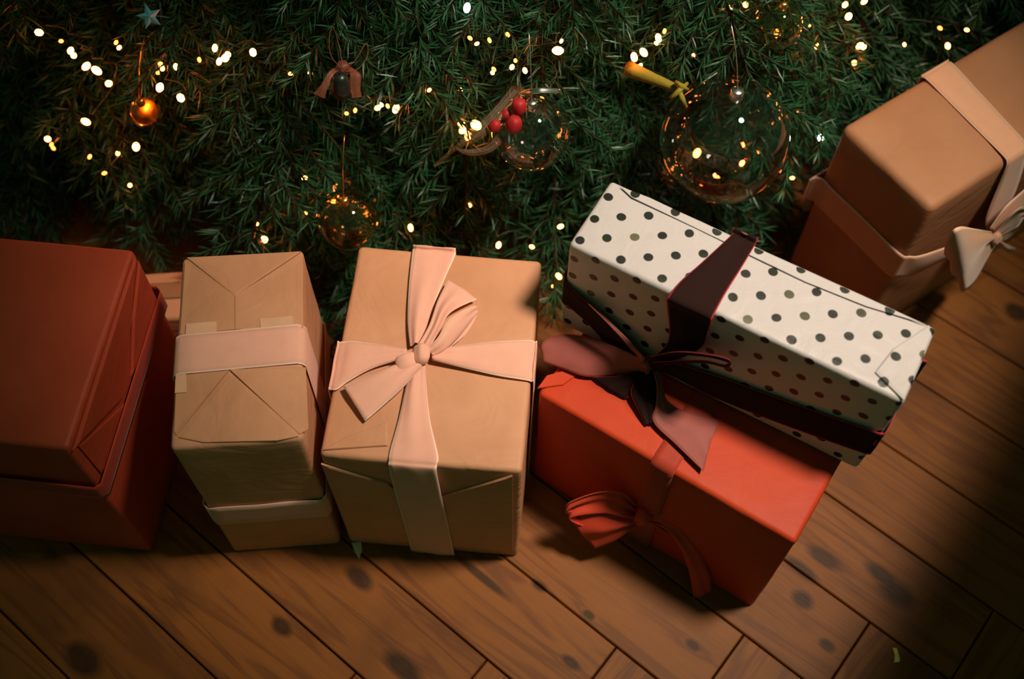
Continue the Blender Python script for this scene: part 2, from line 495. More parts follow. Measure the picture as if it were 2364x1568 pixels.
for k in range(-40, 41):
    for s in range(-4, 5):
        te, ne = T0 + k * PW - s * PL, N0 + k * PW + s * PL
        add_plank(te - PL / 2, ne - PW / 2, random.choice((0, math.pi)))
        add_plank(te + PW / 2, ne - PL / 2, math.pi / 2)

# ------------------------------------------------------------------ gift boxes
PA = (-0.4587, 0.4637, -0.0859, 0.42, 0.2514, 0.329)
PB = (-0.2165, 0.4815, 0.1115, 0.1380, 0.2405, 0.3285)
PC = (0.0146, 0.4693, -0.0681, 0.2210, 0.2751, 0.2826)
PD = (0.3122, 0.4103, -0.5564, 0.3300, 0.21, 0.2442)
PP = (0.3879, 0.4967, -0.4984, 0.3758, 0.0992, 0.1688)
PE = (0.4946, 0.7986, -0.9454, 0.1542, 0.56, 0.329)

# --- A: dark red box at the left
A = gift('gift_box', PA, 0, REDA, 'large dark red gift box with dull red ribbon, cut off by the left edge', seed=1.0)
w, d, h = PA[3:]
e = 0.0012
def side_ribbon(g, zs, w, d, h, mat, name='ribbon', e=0.0014, wob=0.0, sag=None, label=None):
    """a ribbon band laid level around the four sides; zs = (bottom, top)"""
    zb, zt = zs; secs = []
    c = 0.006
    path = []
    for (x0, y0, x1, y1, k) in ((c, -e, -0, 0, 0),): pass
    pts = []
    def seg(p, q, n):
        for i in range(n): pts.append((p[0] + (q[0] - p[0]) * i / n, p[1] + (q[1] - p[1]) * i / n))
    x0, x1, y0, y1 = -w - e - 0.0012, e + 0.0012, -e - 0.0012, d + e + 0.0012
    seg((x0 + c, y0), (x1 - c, y0), 12); seg((x1 - c, y0), (x1, y0 + c), 3)
    seg((x1, y0 + c), (x1, y1 - c), 12); seg((x1, y1 - c), (x1 - c, y1), 3)
    seg((x1 - c, y1), (x0 + c, y1), 8); seg((x0 + c, y1), (x0, y1 - c), 3)
    seg((x0, y1 - c), (x0, y0 + c), 8); seg((x0, y0 + c), (x0 + c, y0), 3); pts.append(pts[0])
    for i, (x, y) in enumerate(pts):
        q = wob * math.sin(i * 0.9) if 0 < i < len(pts) - 1 else 0
        dz = sag(x, y) if sag else 0
        secs.append((V((x, y, zt + q + dz)), V((x, y, zb + q * 0.5 + dz)), 0.0))
    return ribbon(name, secs, mat, g, local=True, sub=1, n=4, hint=None, label=label)
# ribbon on A runs slightly slanting along the right side
za1 = lp(A, 222, 1075, 'x', 0).z; za2 = lp(A, 360, 690, 'x', 0).z
ya1 = lp(A, 222, 1075, 'x', 0).y; ya2 = lp(A, 360, 690, 'x', 0).y
zc = (za1 + za2) / 2
wA = 0.034
side_ribbon(A, (zc - wA, zc), w, d, h, REDRIBA, e=0.0055)
flap(A, 'x', 0.0015, [(309, 590), (298, 740), (276, 925), (166, 1040)], REDA, 0.002, raise_c=0.002)
flap(A, 'x', 0.0015, [(318, 602), (374, 720), (300, 870), (304, 735)], REDA, 0.0012, raise_c=0.002)
flap(A, 'x', 0.0015, [(362, 850), (282, 935), (180, 1030), (232, 1092), (290, 1000)], REDA, 0.0012, raise_c=0.001)

# --- B: narrow kraft box with blush band
B = gift('gift_box', PB, 0, KRAFT, 'tall narrow kraft gift box with envelope folds and a single blush band over its top', seed=2.3)
w, d, h = PB[3:]
ht = h + 0.0022
yl = (lp(B, 402, 775, 'z', ht).y, lp(B, 397, 866, 'z', ht).y)
yr = (lp(B, 706, 748, 'z', ht).y, lp(B, 711, 838, 'z', ht).y)
r = 0.006
def over_band(g, yl, yr, w, h, mat, name='ribbon', drop_r=None, drop_l=None, e=0.0016, puff=0.001, label=None, wr=0.0):
    """band running across the top (along x) and down both sides; yl, yr = (far, near) at the left/right edge"""
    s = []
    def add(x, z, k):
        f = yl[0] + (yr[0] - yl[0]) * k; n_ = yl[1] + (yr[1] - yl[1]) * k
        s.append((V((x, f, z)), V((x, n_, z)), 0.0))
    zb = 0.003
    for i in range(6): add(-w - e - puff, zb + (h - 0.006 - zb) * i / 5, 0)
    add(-w - e * .3 + 0.001, h + e * .3 - 0.001, 0)
    for i in range(9):
        k = i / 8; add(-w + 0.006 + (w - 0.012) * k, h + e + puff, k)
    add(e * .3 - 0.001, h + e * .3 - 0.001, 1)
    for i in range(6): add(e + puff, h - 0.006 + (zb - h + 0.006) * i / 5, 1)
    return ribbon(name, s, mat, g, local=True, sub=1, n=6, label=label, hint=None)
over_band(B, yl, yr, w, h, PINK)
zf1, zf2 = lp(B, 600, 1160, 'y', 0).z, lp(B, 600, 1199, 'y', 0).z
side_ribbon(B, (zf2, zf1), w, d, h, PINK, wob=0.0012)
flap(B, 'z', h + 0.0012, [(432, 596), (696, 582), (543, 684)], KRAFT, 0.0012, raise_c=0.0004)
for pts in ([(544, 686, .0026), (694, 588, .0), (699, 604, -.001), (700, 756, -.001), (544, 762, .0012)],
            [(543, 686, .0026), (543, 762, .0012), (416, 772, -.001), (427, 606, -.001), (434, 600, .0)],
            [(532, 856, .0026), (706, 848, -.001), (712, 990, -.001), (692, 1003, .0)],
            [(529, 858, .0026), (408, 1006, .0), (402, 996, -.001), (407, 874, -.001)]):
    wedge(B, h + 0.0006, pts, KRAFT)
flap(B, 'z', h + 0.0008, [(412, 1010), (530, 860), (690, 1008), (640, 1018), (470, 1022)], KRAFT, 0.0010, raise_c=0.0004)
flap(B, 'z', h + 0.0022, [(430, 748), (500, 742), (500, 770), (428, 776)], TAPE, 0.0004, 'tape')
flap(B, 'z', h + 0.0022, [(600, 736), (676, 730), (678, 756), (602, 760)], TAPE, 0.0004, 'tape')
flap(B, 'z', h + 0.0016, [(406, 864), (430, 860), (431, 906), (404, 908)], TAPE, 0.0004, 'tape')

# --- C: kraft box with the big blush bow
C = gift('gift_box', PC, 0, KRAFT, 'kraft gift box with a big blush ribbon bow, in front of the tree', seed=3.1)
w, d, h = PC[3:]
hz = h + 0.0035
xb = (lp(C, 953, 576, 'z', hz).x, lp(C, 1051, 583, 'z', hz).x)     # at the back edge
xf = (lp(C, 897, 1062, 'z', hz).x, lp(C, 1008, 1078, 'z', hz).x)   # at the front edge
xg = (lp(C, 948, 1258, 'y', -0.004).x, lp(C, 1049, 1270, 'y', -0.004).x)
MC = WM[C.name]
def WC(x, y, z): return MC @ V((x, y, z))
KC = at(972, 818, h + 0.014)
E_, r_ = 0.0035, 0.006
# back-to-knot strip
secs = []
for z in (0.004, h * 0.5, h - r_): secs.append((WC(xb[0], d + E_, z), WC(xb[1], d + E_, z), 0))
secs.append((WC(xb[0], d + 0.0005, h + 0.0005), WC(xb[1], d + 0.0005, h + 0.0005), 0))
secs.append((WC(xb[0], d - r_ * 1.3, h + E_), WC(xb[1], d - r_ * 1.3, h + E_), 0))
secs += [(at(944, 660, h + .005), at(1022, 655, h + .006), .002), (at(941, 740, h + .007), at(993, 730, h + .008), .004), (at(947, 800, h + .010), at(974, 796, h + .010), .004)]
ribbon('ribbon', secs, PINK, C, wr=0.0022, wf=1.5, n=10)
# knot-to-front strip
secs = [(at(958, 832, h + .010), at(982, 832, h + .010), .003), (at(938, 890, h + .007), at(984, 885, h + .007), .004), (at(920, 970, h + .0045), at(993, 970, h + .0045), .003),
        (WC(xf[0], 0.010, h + E_), WC(xf[1], 0.010, h + E_), .0005), (WC(xf[0], -0.0005, h + 0.0005), WC(xf[1], -0.0005, h + 0.0005), 0), (WC(xf[0], -.0058, h - 0.010), WC(xf[1], -.0058, h - 0.010), 0)]
for k in (0.25, 0.5, 0.75, 0.985):
    z = (h - 0.01) * (1 - k) + 0.001
    secs.append((WC(xf[0] + (xg[0] - xf[0]) * k, -.0062 - 0.001 * math.sin(6 * k), z), WC(xf[1] + (xg[1] - xf[1]) * k, -.0062 - 0.001 * math.sin(6 * k + 1), z), .001))
ribbon('ribbon', secs, PINK, C, wr=0.002, wf=1.5, n=10, seed=1.2)
# left strip, wraps the left edge
yl = (lp(C, 786, 787, 'z', hz).y, lp(C, 760, 898, 'z', hz).y)
secs = [(at(940, 806, h + .010), at(940, 826, h + .010), .002), (at(880, 796, h + .007), at(862, 850, h + .006), .003), (at(820, 788, h + .005), at(806, 880, h + .0045), .003),
        (WC(-w + .007, yl[0], h + E_), WC(-w + .007, yl[1], h + E_), .0005), (WC(-w - .0005, yl[0], h + .0005), WC(-w - .0005, yl[1], h + .0005), 0)]
for z in (h - .010, h * .5, .004): secs.append((WC(-w - E_, yl[0], z), WC(-w - E_, yl[1], z), 0))
ribbon('ribbon', secs, PINK, C, wr=0.0015, wf=1.5, n=10)
# right strip, wraps the right edge
yr = (lp(C, 1242, 787, 'z', hz).y, lp(C, 1236, 880, 'z', hz).y)
secs = [(at(996, 806, h + .011), at(997, 832, h + .010), .003), (at(1070, 797, h + .009), at(1070, 850, h + .007), .003), (at(1150, 788, h + .006), at(1150, 868, h + .005), .002),
        (WC(-.007, yr[0], h + E_), WC(-.007, yr[1], h + E_), .0005), (WC(.0005, yr[0], h + .0005), WC(.0005, yr[1], h + .0005), 0)]
for z in (h - .010, h * .5, .004): secs.append((WC(E_, yr[0], z), WC(E_, yr[1], z), 0))
ribbon('ribbon', secs, PINK, C, wr=0.0018, wf=1.5, n=10)
# bow: two loops folded flat, two tails, the knot
bw = ribbon('bow_tail', [(at(950, 832, h + .014), at(975, 846, h + .014), .003), (at(905, 845, h + .015), at(955, 868, h + .014), .006), (at(850, 868, h + .014), at(920, 905, h + .012), .006), (at(793, 893, h + .010), at(843, 973, h + .007), .003)], PINK, C, wr=0.003, wf=1.2, n=12)
ribbon('bow_tail', [(at(962, 800, h + .014), at(990, 808, h + .014), .003), (at(990, 752, h + .018), at(1012, 768, h + .016), .004), (at(1010, 695, h + .019), at(1040, 722, h + .016), .004), (at(1035, 646, h + .014), at(1101, 691, h + .010), .002)], PINK, C, wr=0.003, wf=1.3, n=12, seed=2)
ribbon('bow_loop', [(at(985, 806, h + .018), at(1000, 822, h + .012), .003), (at(1010, 780, h + .026), at(1030, 806, h + .012), .004), (at(1040, 735, h + .027), at(1064, 772, h + .010), .004), (at(1098, 706, h + .018), at(1102, 722, h + .008), 0.002),
                    (at(1070, 738, h + .008), at(1072, 775, h + .006), -.002), (at(1000, 815, h + .008), at(1002, 828, h + .007), .0)], PINK, C, wr=0.002, wf=1.2, n=10)
ribbon('bow_loop', [(at(960, 812, h + .017), at(968, 842, h + .013), .003), (at(935, 815, h + .024), at(945, 858, h + .014), .005), (at(915, 826, h + .020), at(922, 866, h + .012), .003), (at(930, 836, h + .012), at(935, 862, h + .011), -.002), (at(962, 824, h + .010), at(966, 842, h + .010), 0)], PINK, C, wr=0.002, wf=1.2, n=10)
lump('bow_knot', at(973, 818, h + .018), (at(973, 800, h) - at(973, 840, h)), (0.0125, 0.011, 0.009), PINK, C, 0.14)
# folded end of the paper on the front and a crease near the front corner
flap(C, 'y', -0.001, [(742, 1068), (893, 1112), (960, 1165), (1020, 1142), (1183, 1096), (1185, 1270), (810, 1240)], KRAFT, 0.0022, sgn=-1, raise_c=0.001)
flap(C, 'z', h + 0.0012, [(745, 1040), (800, 1010), (895, 975), (895, 1030)], KRAFT, 0.0010, raise_c=0.001)

# --- D: orange-red box under the dotted one
Dg = gift('gift_box', PD, 0, RED, 'bright orange-red gift box lying under the polka dot box, with red bow at front', seed=4.7, amp=0.0013)
w, d, h = PD[3:]
MD = WM[Dg.name]
xd = (lp(Dg, 1510, 1053, 'z', h).x, lp(Dg, 1563, 1084, 'z', h).x)
secs = []
ee = 0.0035
def WD(x, y, z): return MD @ V((x, y, z))
for z in (.004, h * .5, h - .006): secs.append((WD(xd[0], d + ee, z), WD(xd[1], d + ee, z), 0))
secs.append((WD(xd[0], d, h), WD(xd[1], d, h), 0))
for y in (d - .008, d * .5, .008): secs.append((WD(xd[0], y, h + ee - .001), WD(xd[1], y, h + ee - .001), 0))
secs.append((WD(xd[0], 0, h), WD(xd[1], 0, h), 0))
for z in (h - .006, h * .5, .004): secs.append((WD(xd[0], -ee, z), WD(xd[1], -ee, z), 0))
ribbon('ribbon', secs, REDRIBA, Dg, sub=1, n=4, hint=None)
KD = at(1481, 1192, .095)
ribbon('bow_loop', [(at(1478, 1180, .10), at(1484, 1200, .09), .003), (at(1440, 1140, .135), at(1448, 1196, .11), .006), (at(1376, 1138, .135), at(1392, 1186, .105), .006), (at(1308, 1166, .115), at(1318, 1196, .095), .003),
                    (at(1330, 1180, .085), at(1350, 1215, .080), -.003), (at(1400, 1182, .08), at(1420, 1222, .075), -.003), (at(1474, 1190, .085), at(1478, 1204, .085), 0)], REDRIB, Dg, wr=.007, wf=1.7, n=16)
ribbon('bow_tail', [(at(1478, 1188, .092), at(1486, 1206, .085), .003), (at(1420, 1190, .10), at(1452, 1226, .075), .006), (at(1365, 1188, .095), at(1420, 1248, .06), .008), (at(1312, 1186, .085), at(1374, 1266, .045), .004)], REDRIB, Dg, wr=.007, wf=1.6, n=16, seed=1)
ribbon('bow_loop', [(at(1484, 1180, .10), at(1486, 1200, .09), .003), (at(1520, 1172, .125), at(1522, 1206, .10), .004), (at(1560, 1196, .12), at(1550, 1226, .09), .004), (at(1574, 1228, .10), at(1566, 1246, .085), .002),
                    (at(1548, 1216, .085), at(1540, 1232, .08), 0), (at(1490, 1190, .085), at(1492, 1204, .085), 0)], REDRIB, Dg, wr=.005, wf=1.6, n=14)
ribbon('bow_tail', [(at(1488, 1184, .095), at(1488, 1202, .09), .003), (at(1556, 1204, .11), at(1536, 1222, .095), .004), (at(1606, 1256, .085), at(1568, 1262, .075), .006), (at(1634, 1316, .045), at(1590, 1316, .040), .006), (at(1642, 1362, .006), at(1602, 1380, .002), .003)], REDRIB, Dg, wr=.005, wf=1.5, n=14)
lump('bow_knot', at(1481, 1192, .10), V((0.2, 0, 1)), (0.015, 0.011, 0.011), REDRIB, Dg, 0.16)
flap(Dg, 'z', h + .0012, [(1240, 898), (1262, 868), (1372, 838), (1300, 890)], RED, .001, raise_c=.001)

# --- P: polka dot box
def polka_mat():
    m, n, l, b = new_mat('polka_paper')
    tc = N(n, 'ShaderNodeTexCoord'); sx = N(n, 'ShaderNodeSeparateXYZ'); l.new(tc.outputs['UV'], sx.inputs[0])
    wob = N(n, 'ShaderNodeTexNoise'); wob.inputs['Scale'].default_value = 18; l.new(tc.outputs['UV'], wob.inputs['Vector'])
    wo = math_node(n, l, 'MULTIPLY', math_node(n, l, 'SUBTRACT', wob.outputs[0], 0.5), 0.10)
    PXC, PYC = 0.0488, 0.0330
    best = None; cell = None
    def one(ox, oy):
        u = math_node(n, l, 'ADD', math_node(n, l, 'DIVIDE', math_node(n, l, 'SUBTRACT', sx.outputs[0], ox), PXC), wo)
        v = math_node(n, l, 'SUBTRACT', math_node(n, l, 'DIVIDE', math_node(n, l, 'SUBTRACT', sx.outputs[1], oy), PYC), wo)
        cu = math_node(n, l, 'FLOOR', math_node(n, l, 'ADD', u, 0.5)); cv = math_node(n, l, 'FLOOR', math_node(n, l, 'ADD', v, 0.5))
        du = math_node(n, l, 'MULTIPLY', math_node(n, l, 'SUBTRACT', u, cu), PXC); dv = math_node(n, l, 'MULTIPLY', math_node(n, l, 'SUBTRACT', v, cv), PYC)
        dist = math_node(n, l, 'SQRT', math_node(n, l, 'ADD', math_node(n, l, 'MULTIPLY', du, du), math_node(n, l, 'MULTIPLY', dv, dv)))
        cc = N(n, 'ShaderNodeCombineXYZ'); l.new(cu, cc.inputs[0]); l.new(cv, cc.inputs[1]); cc.inputs[2].default_value = ox * 100
        wn = N(n, 'ShaderNodeTexWhiteNoise'); l.new(cc.outputs[0], wn.inputs[0])
        return dist, wn.outputs[0]
    d1, w1 = one(-0.3675, 0.0100); d2, w2 = one(-0.3431, 0.0265)
    def mask(dd):
        mr = N(n, 'ShaderNodeMapRange'); mr.inputs[1].default_value = 0.00555; mr.inputs[2].default_value = 0.0049; l.new(dd, mr.inputs[0]); return mr.outputs[0]
    m1, m2 = mask(d1), mask(d2)
    # the sheet below shows faintly through the thin white paper
    gh, _ = one(-0.3550, 0.0190)
    g1 = mask(gh)
    base = mix_rgb(n, l, math_node(n, l, 'MULTIPLY', g1, 0.06), (0.47, 0.44, 0.445), (0.31, 0.30, 0.29))
    def dotcol(wv):
        k = N(n, 'ShaderNodeMapRange'); k.inputs[1].default_value = 0.93; k.inputs[2].default_value = 0.97; l.new(wv, k.inputs[0])
        return mix_rgb(n, l, k.outputs[0], (0.012, 0.016, 0.011), (0.10, 0.10, 0.055))
    c = mix_rgb(n, l, m1, base, dotcol(w1)); c = mix_rgb(n, l, m2, c, dotcol(w2))
    l.new(c, b.inputs['Base Color'])
    nz = N(n, 'ShaderNodeTexNoise'); nz.inputs['Scale'].default_value = 20; nz.inputs['Detail'].default_value = 4; nz.inputs['Distortion'].default_value = 1.0
    l.new(tc.outputs['Object'], nz.inputs['Vector'])
    bp = N(n, 'ShaderNodeBump'); bp.inputs['Strength'].default_value = 0.22; bp.inputs['Distance'].default_value = 0.01
    l.new(nz.outputs[0], bp.inputs['Height']); l.new(bp.outputs[0], b.inputs['Normal'])
    b.inputs['Roughness'].default_value = 0.45; b.inputs['Specular IOR Level'].default_value = 0.35
    return m
POLKA = polka_mat()
zD = PD[5] + 0.0035
P = gift('gift_box', PP, zD, POLKA, 'white polka dot gift box with dark velvet ribbon lying on the orange-red box', seed=5.5, r=0.005)
w, d, h = PP[3:]
MP_ = WM[P.name]
def WP(x, y, z): return MP_ @ V((x, y, z))
def polka_flap(axis, val, pts, t, sgn=1, raise_c=0.0, shift=(0.012, 0.007)):
    o = flap(P, axis, val, pts, POLKA, t, sgn=sgn, raise_c=raise_c)
    lay = o.data.uv_layers[0]
    for lo in o.data.loops:
        co = o.data.vertices[lo.vertex_index].co
        lay.data[lo.index].uv = (co.x, co.y) if axis == 'z' else (co.x, co.z - PP[5])
    return o
polka_flap('z', h + .0018, [(1432, 432), (1459, 457), (1560, 505), (1680, 563), (1727, 588), (1860, 652), (2000, 708), (2100, 738), (2140, 752), (1900, 645), (1700, 553), (1500, 458)], .0010)
polka_flap('z', h + .0014, [(2144, 752), (2062, 806), (2020, 860), (2086, 925), (2150, 775)], .0012, raise_c=.001)
# band over the top
E_ = .0042
xb = (lp(P, 1692, 532, 'z', h + E_).x, lp(P, 1744, 562, 'z', h + E_).x)
secs = [(WP(xb[0], d + E_, .004), WP(xb[1], d + E_, .004), 0), (WP(xb[0], d + E_, h - .006), WP(xb[1], d + E_, h - .006), 0), (WP(xb[0], d, h + .001), WP(xb[1], d, h + .001), 0)]
zt = zD + h + E_
secs += [(at(1686, 545, zt), at(1738, 575, zt), 0), (at(1618, 608, zt + .001), at(1710, 622, zt + .001), .001), (at(1570, 650, zt + .001), at(1674, 680, zt + .001), .001), (at(1541, 688, zt), at(1645, 735, zt), 0)]
def fp(px, py, off): return MP_ @ lp(P, px, py, 'y', -off)
secs += [(fp(1540, 705, .004), fp(1640, 750, .004), 0), (fp(1545, 765, .006), fp(1626, 795, .006), .002), (fp(1535, 800, .008), fp(1585, 822, .008), .003), (fp(1500, 830, .012), fp(1520, 840, .012), .003)]
ribbon('ribbon', secs, [BLACKRIB, MAUVE], P, two=True, wr=.0015, wf=1.2, n=10)
# right strand along the front to the right end and round it
secs = [(fp(1500, 828, .012), fp(1503, 848, .012), .003), (fp(1570, 842, .008), fp(1560, 872, .008), .003), (fp(1680, 876, .005), fp(1650, 918, .005), .002), (fp(1800, 920, .004), fp(1775, 968, .004), .001), (fp(1930, 966, .004), fp(1900, 1014, .004), 0), (fp(2030, 1000, .004), fp(1992, 1046, .004), 0)]
l1, l2 = lp(P, 2034, 1001, 'y', -.004), lp(P, 1995, 1047, 'y', -.004)
z1, z2 = l1.z, l2.z
secs += [(WP(-.002, -.003, z1), WP(-.002, -.003, z2), 0), (WP(.003, .003, z1), WP(.003, .003, z2), 0), (WP(.0035, d * .5, z1), WP(.0035, d * .5, z2), 0), (WP(.0035, d - .003, z1), WP(.0035, d - .003, z2), 0), (WP(-.003, d + .003, z1), WP(-.003, d + .003, z2), 0), (WP(-w * .5, d + .003, z1), WP(-w * .5, d + .003, z2), 0)]
ribbon('ribbon', secs, [BLACKRIB, MAUVE], P, two=True, wr=.001, wf=1.2, n=8, sub=4)
# left strand, twisted so the satin underside shows as a thin pink line
secs = [(WP(-w * .5, d + .003, z1), WP(-w * .5, d + .003, z2), 0), (WP(-w - .001, d + .003, z1), WP(-w - .001, d + .003, z2), 0), (WP(-w - .0035, d * .5, z1), WP(-w - .0035, d * .5, z2), 0), (WP(-w - .003, .004, z1), WP(-w - .003, .004, z2), 0),
        (fp(1322, 668, .004), fp(1318, 712, .004), 0), (fp(1360, 702, .008), fp(1352, 742, .004), .001), (fp(1420, 756, .010), fp(1405, 795, .004), .002), (fp(1460, 796, .012), fp(1455, 818, .006), .002), (fp(1486, 826, .012), fp(1484, 842, .010), .002)]
ribbon('ribbon', secs, [BLACKRIB, MAUVE], P, two=True, wr=.001, wf=1.0, n=8, sub=4)
ribbon('ribbon', [(fp(1356, 697, .006), fp(1359, 703, .012), 0), (fp(1400, 735, .012), fp(1402, 746, .017), 0), (fp(1445, 778, .018), fp(1444, 792, .022), .0005), (fp(1488, 826, .024), fp(1486, 836, .024), 0)], [MAUVE, MAUVE], P, two=True, n=4, sub=4, label='pink satin edge of the twisted strand')
# bow, close against the front so that the box itself shades it
zd = PD[5]
kp = at(1492, 846, zd + .024)
ribbon('bow_loop', [(fp(1484, 830, .016), at(1490, 856, zd + .018), .002), (fp(1420, 800, .016), at(1420, 868, zd + .008), .003), (at(1345, 776, zd + .028), at(1352, 870, zd + .008), .004), (at(1284, 774, zd + .022), at(1300, 852, zd + .008), .004), (at(1251, 796, zd + .016), at(1257, 836, zd + .008), .002),
                    (at(1290, 806, zd + .010), at(1300, 846, zd + .004), -.001), (at(1400, 828, zd + .012), at(1400, 860, zd + .004), -.001), (at(1480, 842, zd + .015), at(1484, 852, zd + .010), 0)], [MAUVE, BLACKRIB], P, two=True, wr=.0015, wf=1.0, n=12, sub=7)
ribbon('bow_loop', [(fp(1500, 824, .022), fp(1500, 832, .014), .001), (fp(1560, 813, .028), fp(1561, 820, .015), .002), (fp(1630, 818, .030), fp(1631, 824, .016), .002), (fp(1682, 830, .028), fp(1684, 838, .015), .001),
                    (fp(1672, 842, .026), fp(1673, 848, .014), 0), (fp(1620, 832, .022), fp(1620, 838, .013), 0), (fp(1510, 836, .020), fp(1510, 844, .013), 0)], [BLACKRIB, BLACKRIB], P, two=True, n=8, sub=6)
ribbon('bow_tail', [(at(1480, 850, zd + .020), at(1500, 858, zd + .018), .002), (at(1430, 868, zd + .016), at(1494, 888, zd + .012), .004), (at(1374, 870, zd + .008), at(1450, 918, zd + .006), .003), (at(1370, 874, zd + .004), at(1434, 916, zd + .003), 0)], [BLACKRIB, MAUVE], P, two=True, wr=.002, n=10)
ribbon('bow_tail', [(at(1490, 854, zd + .020), at(1518, 856, zd + .020), .002), (at(1456, 900, zd + .014), at(1530, 890, zd + .016), .003), (at(1472, 945, zd + .010), at(1526, 930, zd + .012), .003), (at(1490, 982, zd + .005), at(1512, 978, zd + .006), 0)], [BLACKRIB, MAUVE], P, two=True, wr=.003, n=10)
ribbon('bow_tail', [(at(1508, 856, zd + .022), at(1524, 858, zd + .022), .002), (at(1516, 892, zd + .024), at(1530, 890, zd + .018), .001), (at(1514, 935, zd + .016), at(1540, 925, zd + .012), .002), (at(1508, 974, zd + .010), at(1575, 948, zd + .005), .002), (at(1560, 1026, zd + .010), at(1655, 972, zd + .003), .001), (at(1624, 1088, zd + .010), at(1642, 1015, zd + .003), .0)], [MAUVE, BLACKRIB], P, two=True, wr=.001, n=10, label='ribbon tail lying satin side up on the red paper')
lump('bow_knot', kp, (fp(1488, 825, .02) - fp(1498, 868, .02)), (.014, .0085, .0085), MAUVE, P, .14, label='pink satin side of the knot')

# --- E: brown box at the right
Eg = gift('gift_box', PE, 0, KRAFT_E, 'big brown paper gift box in the upper right corner with a darker blush bow', seed=6.2, r=0.010, puff=0.003)
w, d, h = PE[3:]
ME = WM[Eg.name]
def WE(x, y, z): return ME @ V((x, y, z))
E_ = .0042
yb = (lp(Eg, 2136, 180, 'z', h + E_).y, lp(Eg, 2195, 141, 'z', h + E_).y)
yf = (lp(Eg, 2328, 372, 'z', h + E_).y, lp(Eg, 2376, 337, 'z', h + E_).y)
secs = []
for z in (.004, h * .5, h - .012): secs.append((WE(-w - E_, yb[0], z), WE(-w - E_, yb[1], z), 0))
secs.append((WE(-w - .001, yb[0], h + .001), WE(-w - .001, yb[1], h + .001), 0))
for k in (0.06, .35, .65, .94): secs.append((WE(-w + w * k, yb[0] + (yf[0] - yb[0]) * k, h + E_), WE(-w + w * k, yb[1] + (yf[1] - yb[1]) * k, h + E_), 0))
secs.append((WE(.001, yf[0], h + .001), WE(.001, yf[1], h + .001), 0))
KE = ME @ (lp(Eg, 2292, 548, 'x', .03))
secs += [(WE(E_, yf[0], h - .012), WE(E_, yf[1], h - .012), 0)]
def ep(px, py, off): return ME @ lp(Eg, px, py, 'x', off)
secs += [(ep(2300, 440, .008), ep(2345, 440, .008), .001), (ep(2276, 505, .016), ep(2310, 508, .016), .002), (ep(2282, 540, .026), ep(2302, 540, .026), .002)]
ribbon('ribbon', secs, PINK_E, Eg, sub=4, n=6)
# strand round the dark left side to the knot
q1, q2 = lp(Eg, 2080, 588, 'y', -E_), lp(Eg, 2056, 640, 'y', -E_)
z1, z2 = q1.z, q2.z
secs = [(WE(-w - E_, d * .6, z1), WE(-w - E_, d * .6, z2), 0), (WE(-w - E_, .008, z1), WE(-w - E_, .008, z2), 0), (WE(-w + .004, -E_, z1), WE(-w + .004, -E_, z2), 0), (WE(-w * .5, -E_, z1), WE(-w * .5, -E_, z2), 0), (WE(-.008, -E_, z1), WE(-.008, -E_, z2), 0), (WE(.004, .004, z1), WE(.004, .004, z2), 0),
        (ep(2125, 590, .010), ep(2112, 634, .008), .003), (ep(2172, 575, .016), ep(2166, 606, .016), .003), (ep(2250, 548, .026), ep(2254, 568, .026), .002), (ep(2285, 545, .030), ep(2288, 558, .030), 0)]
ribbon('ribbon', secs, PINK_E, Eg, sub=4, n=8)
zk = KE.z
ribbon('bow_loop', [(ep(2290, 536, .034), ep(2296, 560, .034), .002), (ep(2250, 528, .046), ep(2276, 600, .040), .005), (ep(2214, 524, .056), ep(2250, 650, .050), .006), (ep(2188, 548, .052), ep(2226, 672, .058), .004),
                    (ep(2182, 590, .036), ep(2222, 668, .044), -.002), (ep(2220, 580, .028), ep(2250, 630, .030), -.003), (ep(2288, 545, .028), ep(2290, 560, .028), 0)], PINK_E, Eg, wr=.0045, wf=1.8, n=14, sub=7)
ribbon('bow_loop', [(ep(2296, 532, .034), ep(2302, 552, .034), .002), (ep(2330, 500, .040), ep(2342, 530, .036), .004), (ep(2358, 478, .040), ep(2362, 505, .036), .003), (ep(2372, 482, .03), ep(2368, 505, .030), 0), (ep(2330, 520, .024), ep(2330, 548, .024), 0), (ep(2300, 545, .028), ep(2300, 560, .028), 0)], PINK_E, Eg, wr=.004, wf=2.0, n=14)
ribbon('bow_tail', [(ep(2284, 528, .030), ep(2300, 542, .030), .002), (ep(2320, 478, .026), ep(2334, 502, .026), .004), (ep(2366, 436, .022), ep(2376, 468, .020), .004), (ep(2400, 400, .02), ep(2410, 440, .015), 0)], PINK_E, Eg, wr=.003, n=10)
ribbon('bow_tail', [(ep(2300, 552, .030), ep(2300, 564, .030), .001), (ep(2320, 562, .036), ep(2318, 574, .034), .002), (ep(2344, 574, .034), ep(2330, 584, .03), 0)], PINK_E, Eg, wr=.001, n=6)
lump('bow_knot', ep(2294, 548, .034), (ep(2290, 530, .03) - ep(2300, 568, .03)), (.014, .011, .010), PINK_E, Eg, .15)

# --- a small kraft parcel behind A and B
s0 = at(372, 675, 0.13)
Kp = gift('gift_box', (s0.x + 0.07, s0.y - 0.035, 0.10, 0.15, 0.075, 0.13), 0, KRAFT, 'small kraft parcel half hidden behind the dark red box and the narrow kraft box', seed=8.0)
over_band(Kp, (0.055, 0.03), (0.055, 0.03), 0.15, 0.13, KRAFT_E, 'ribbon')

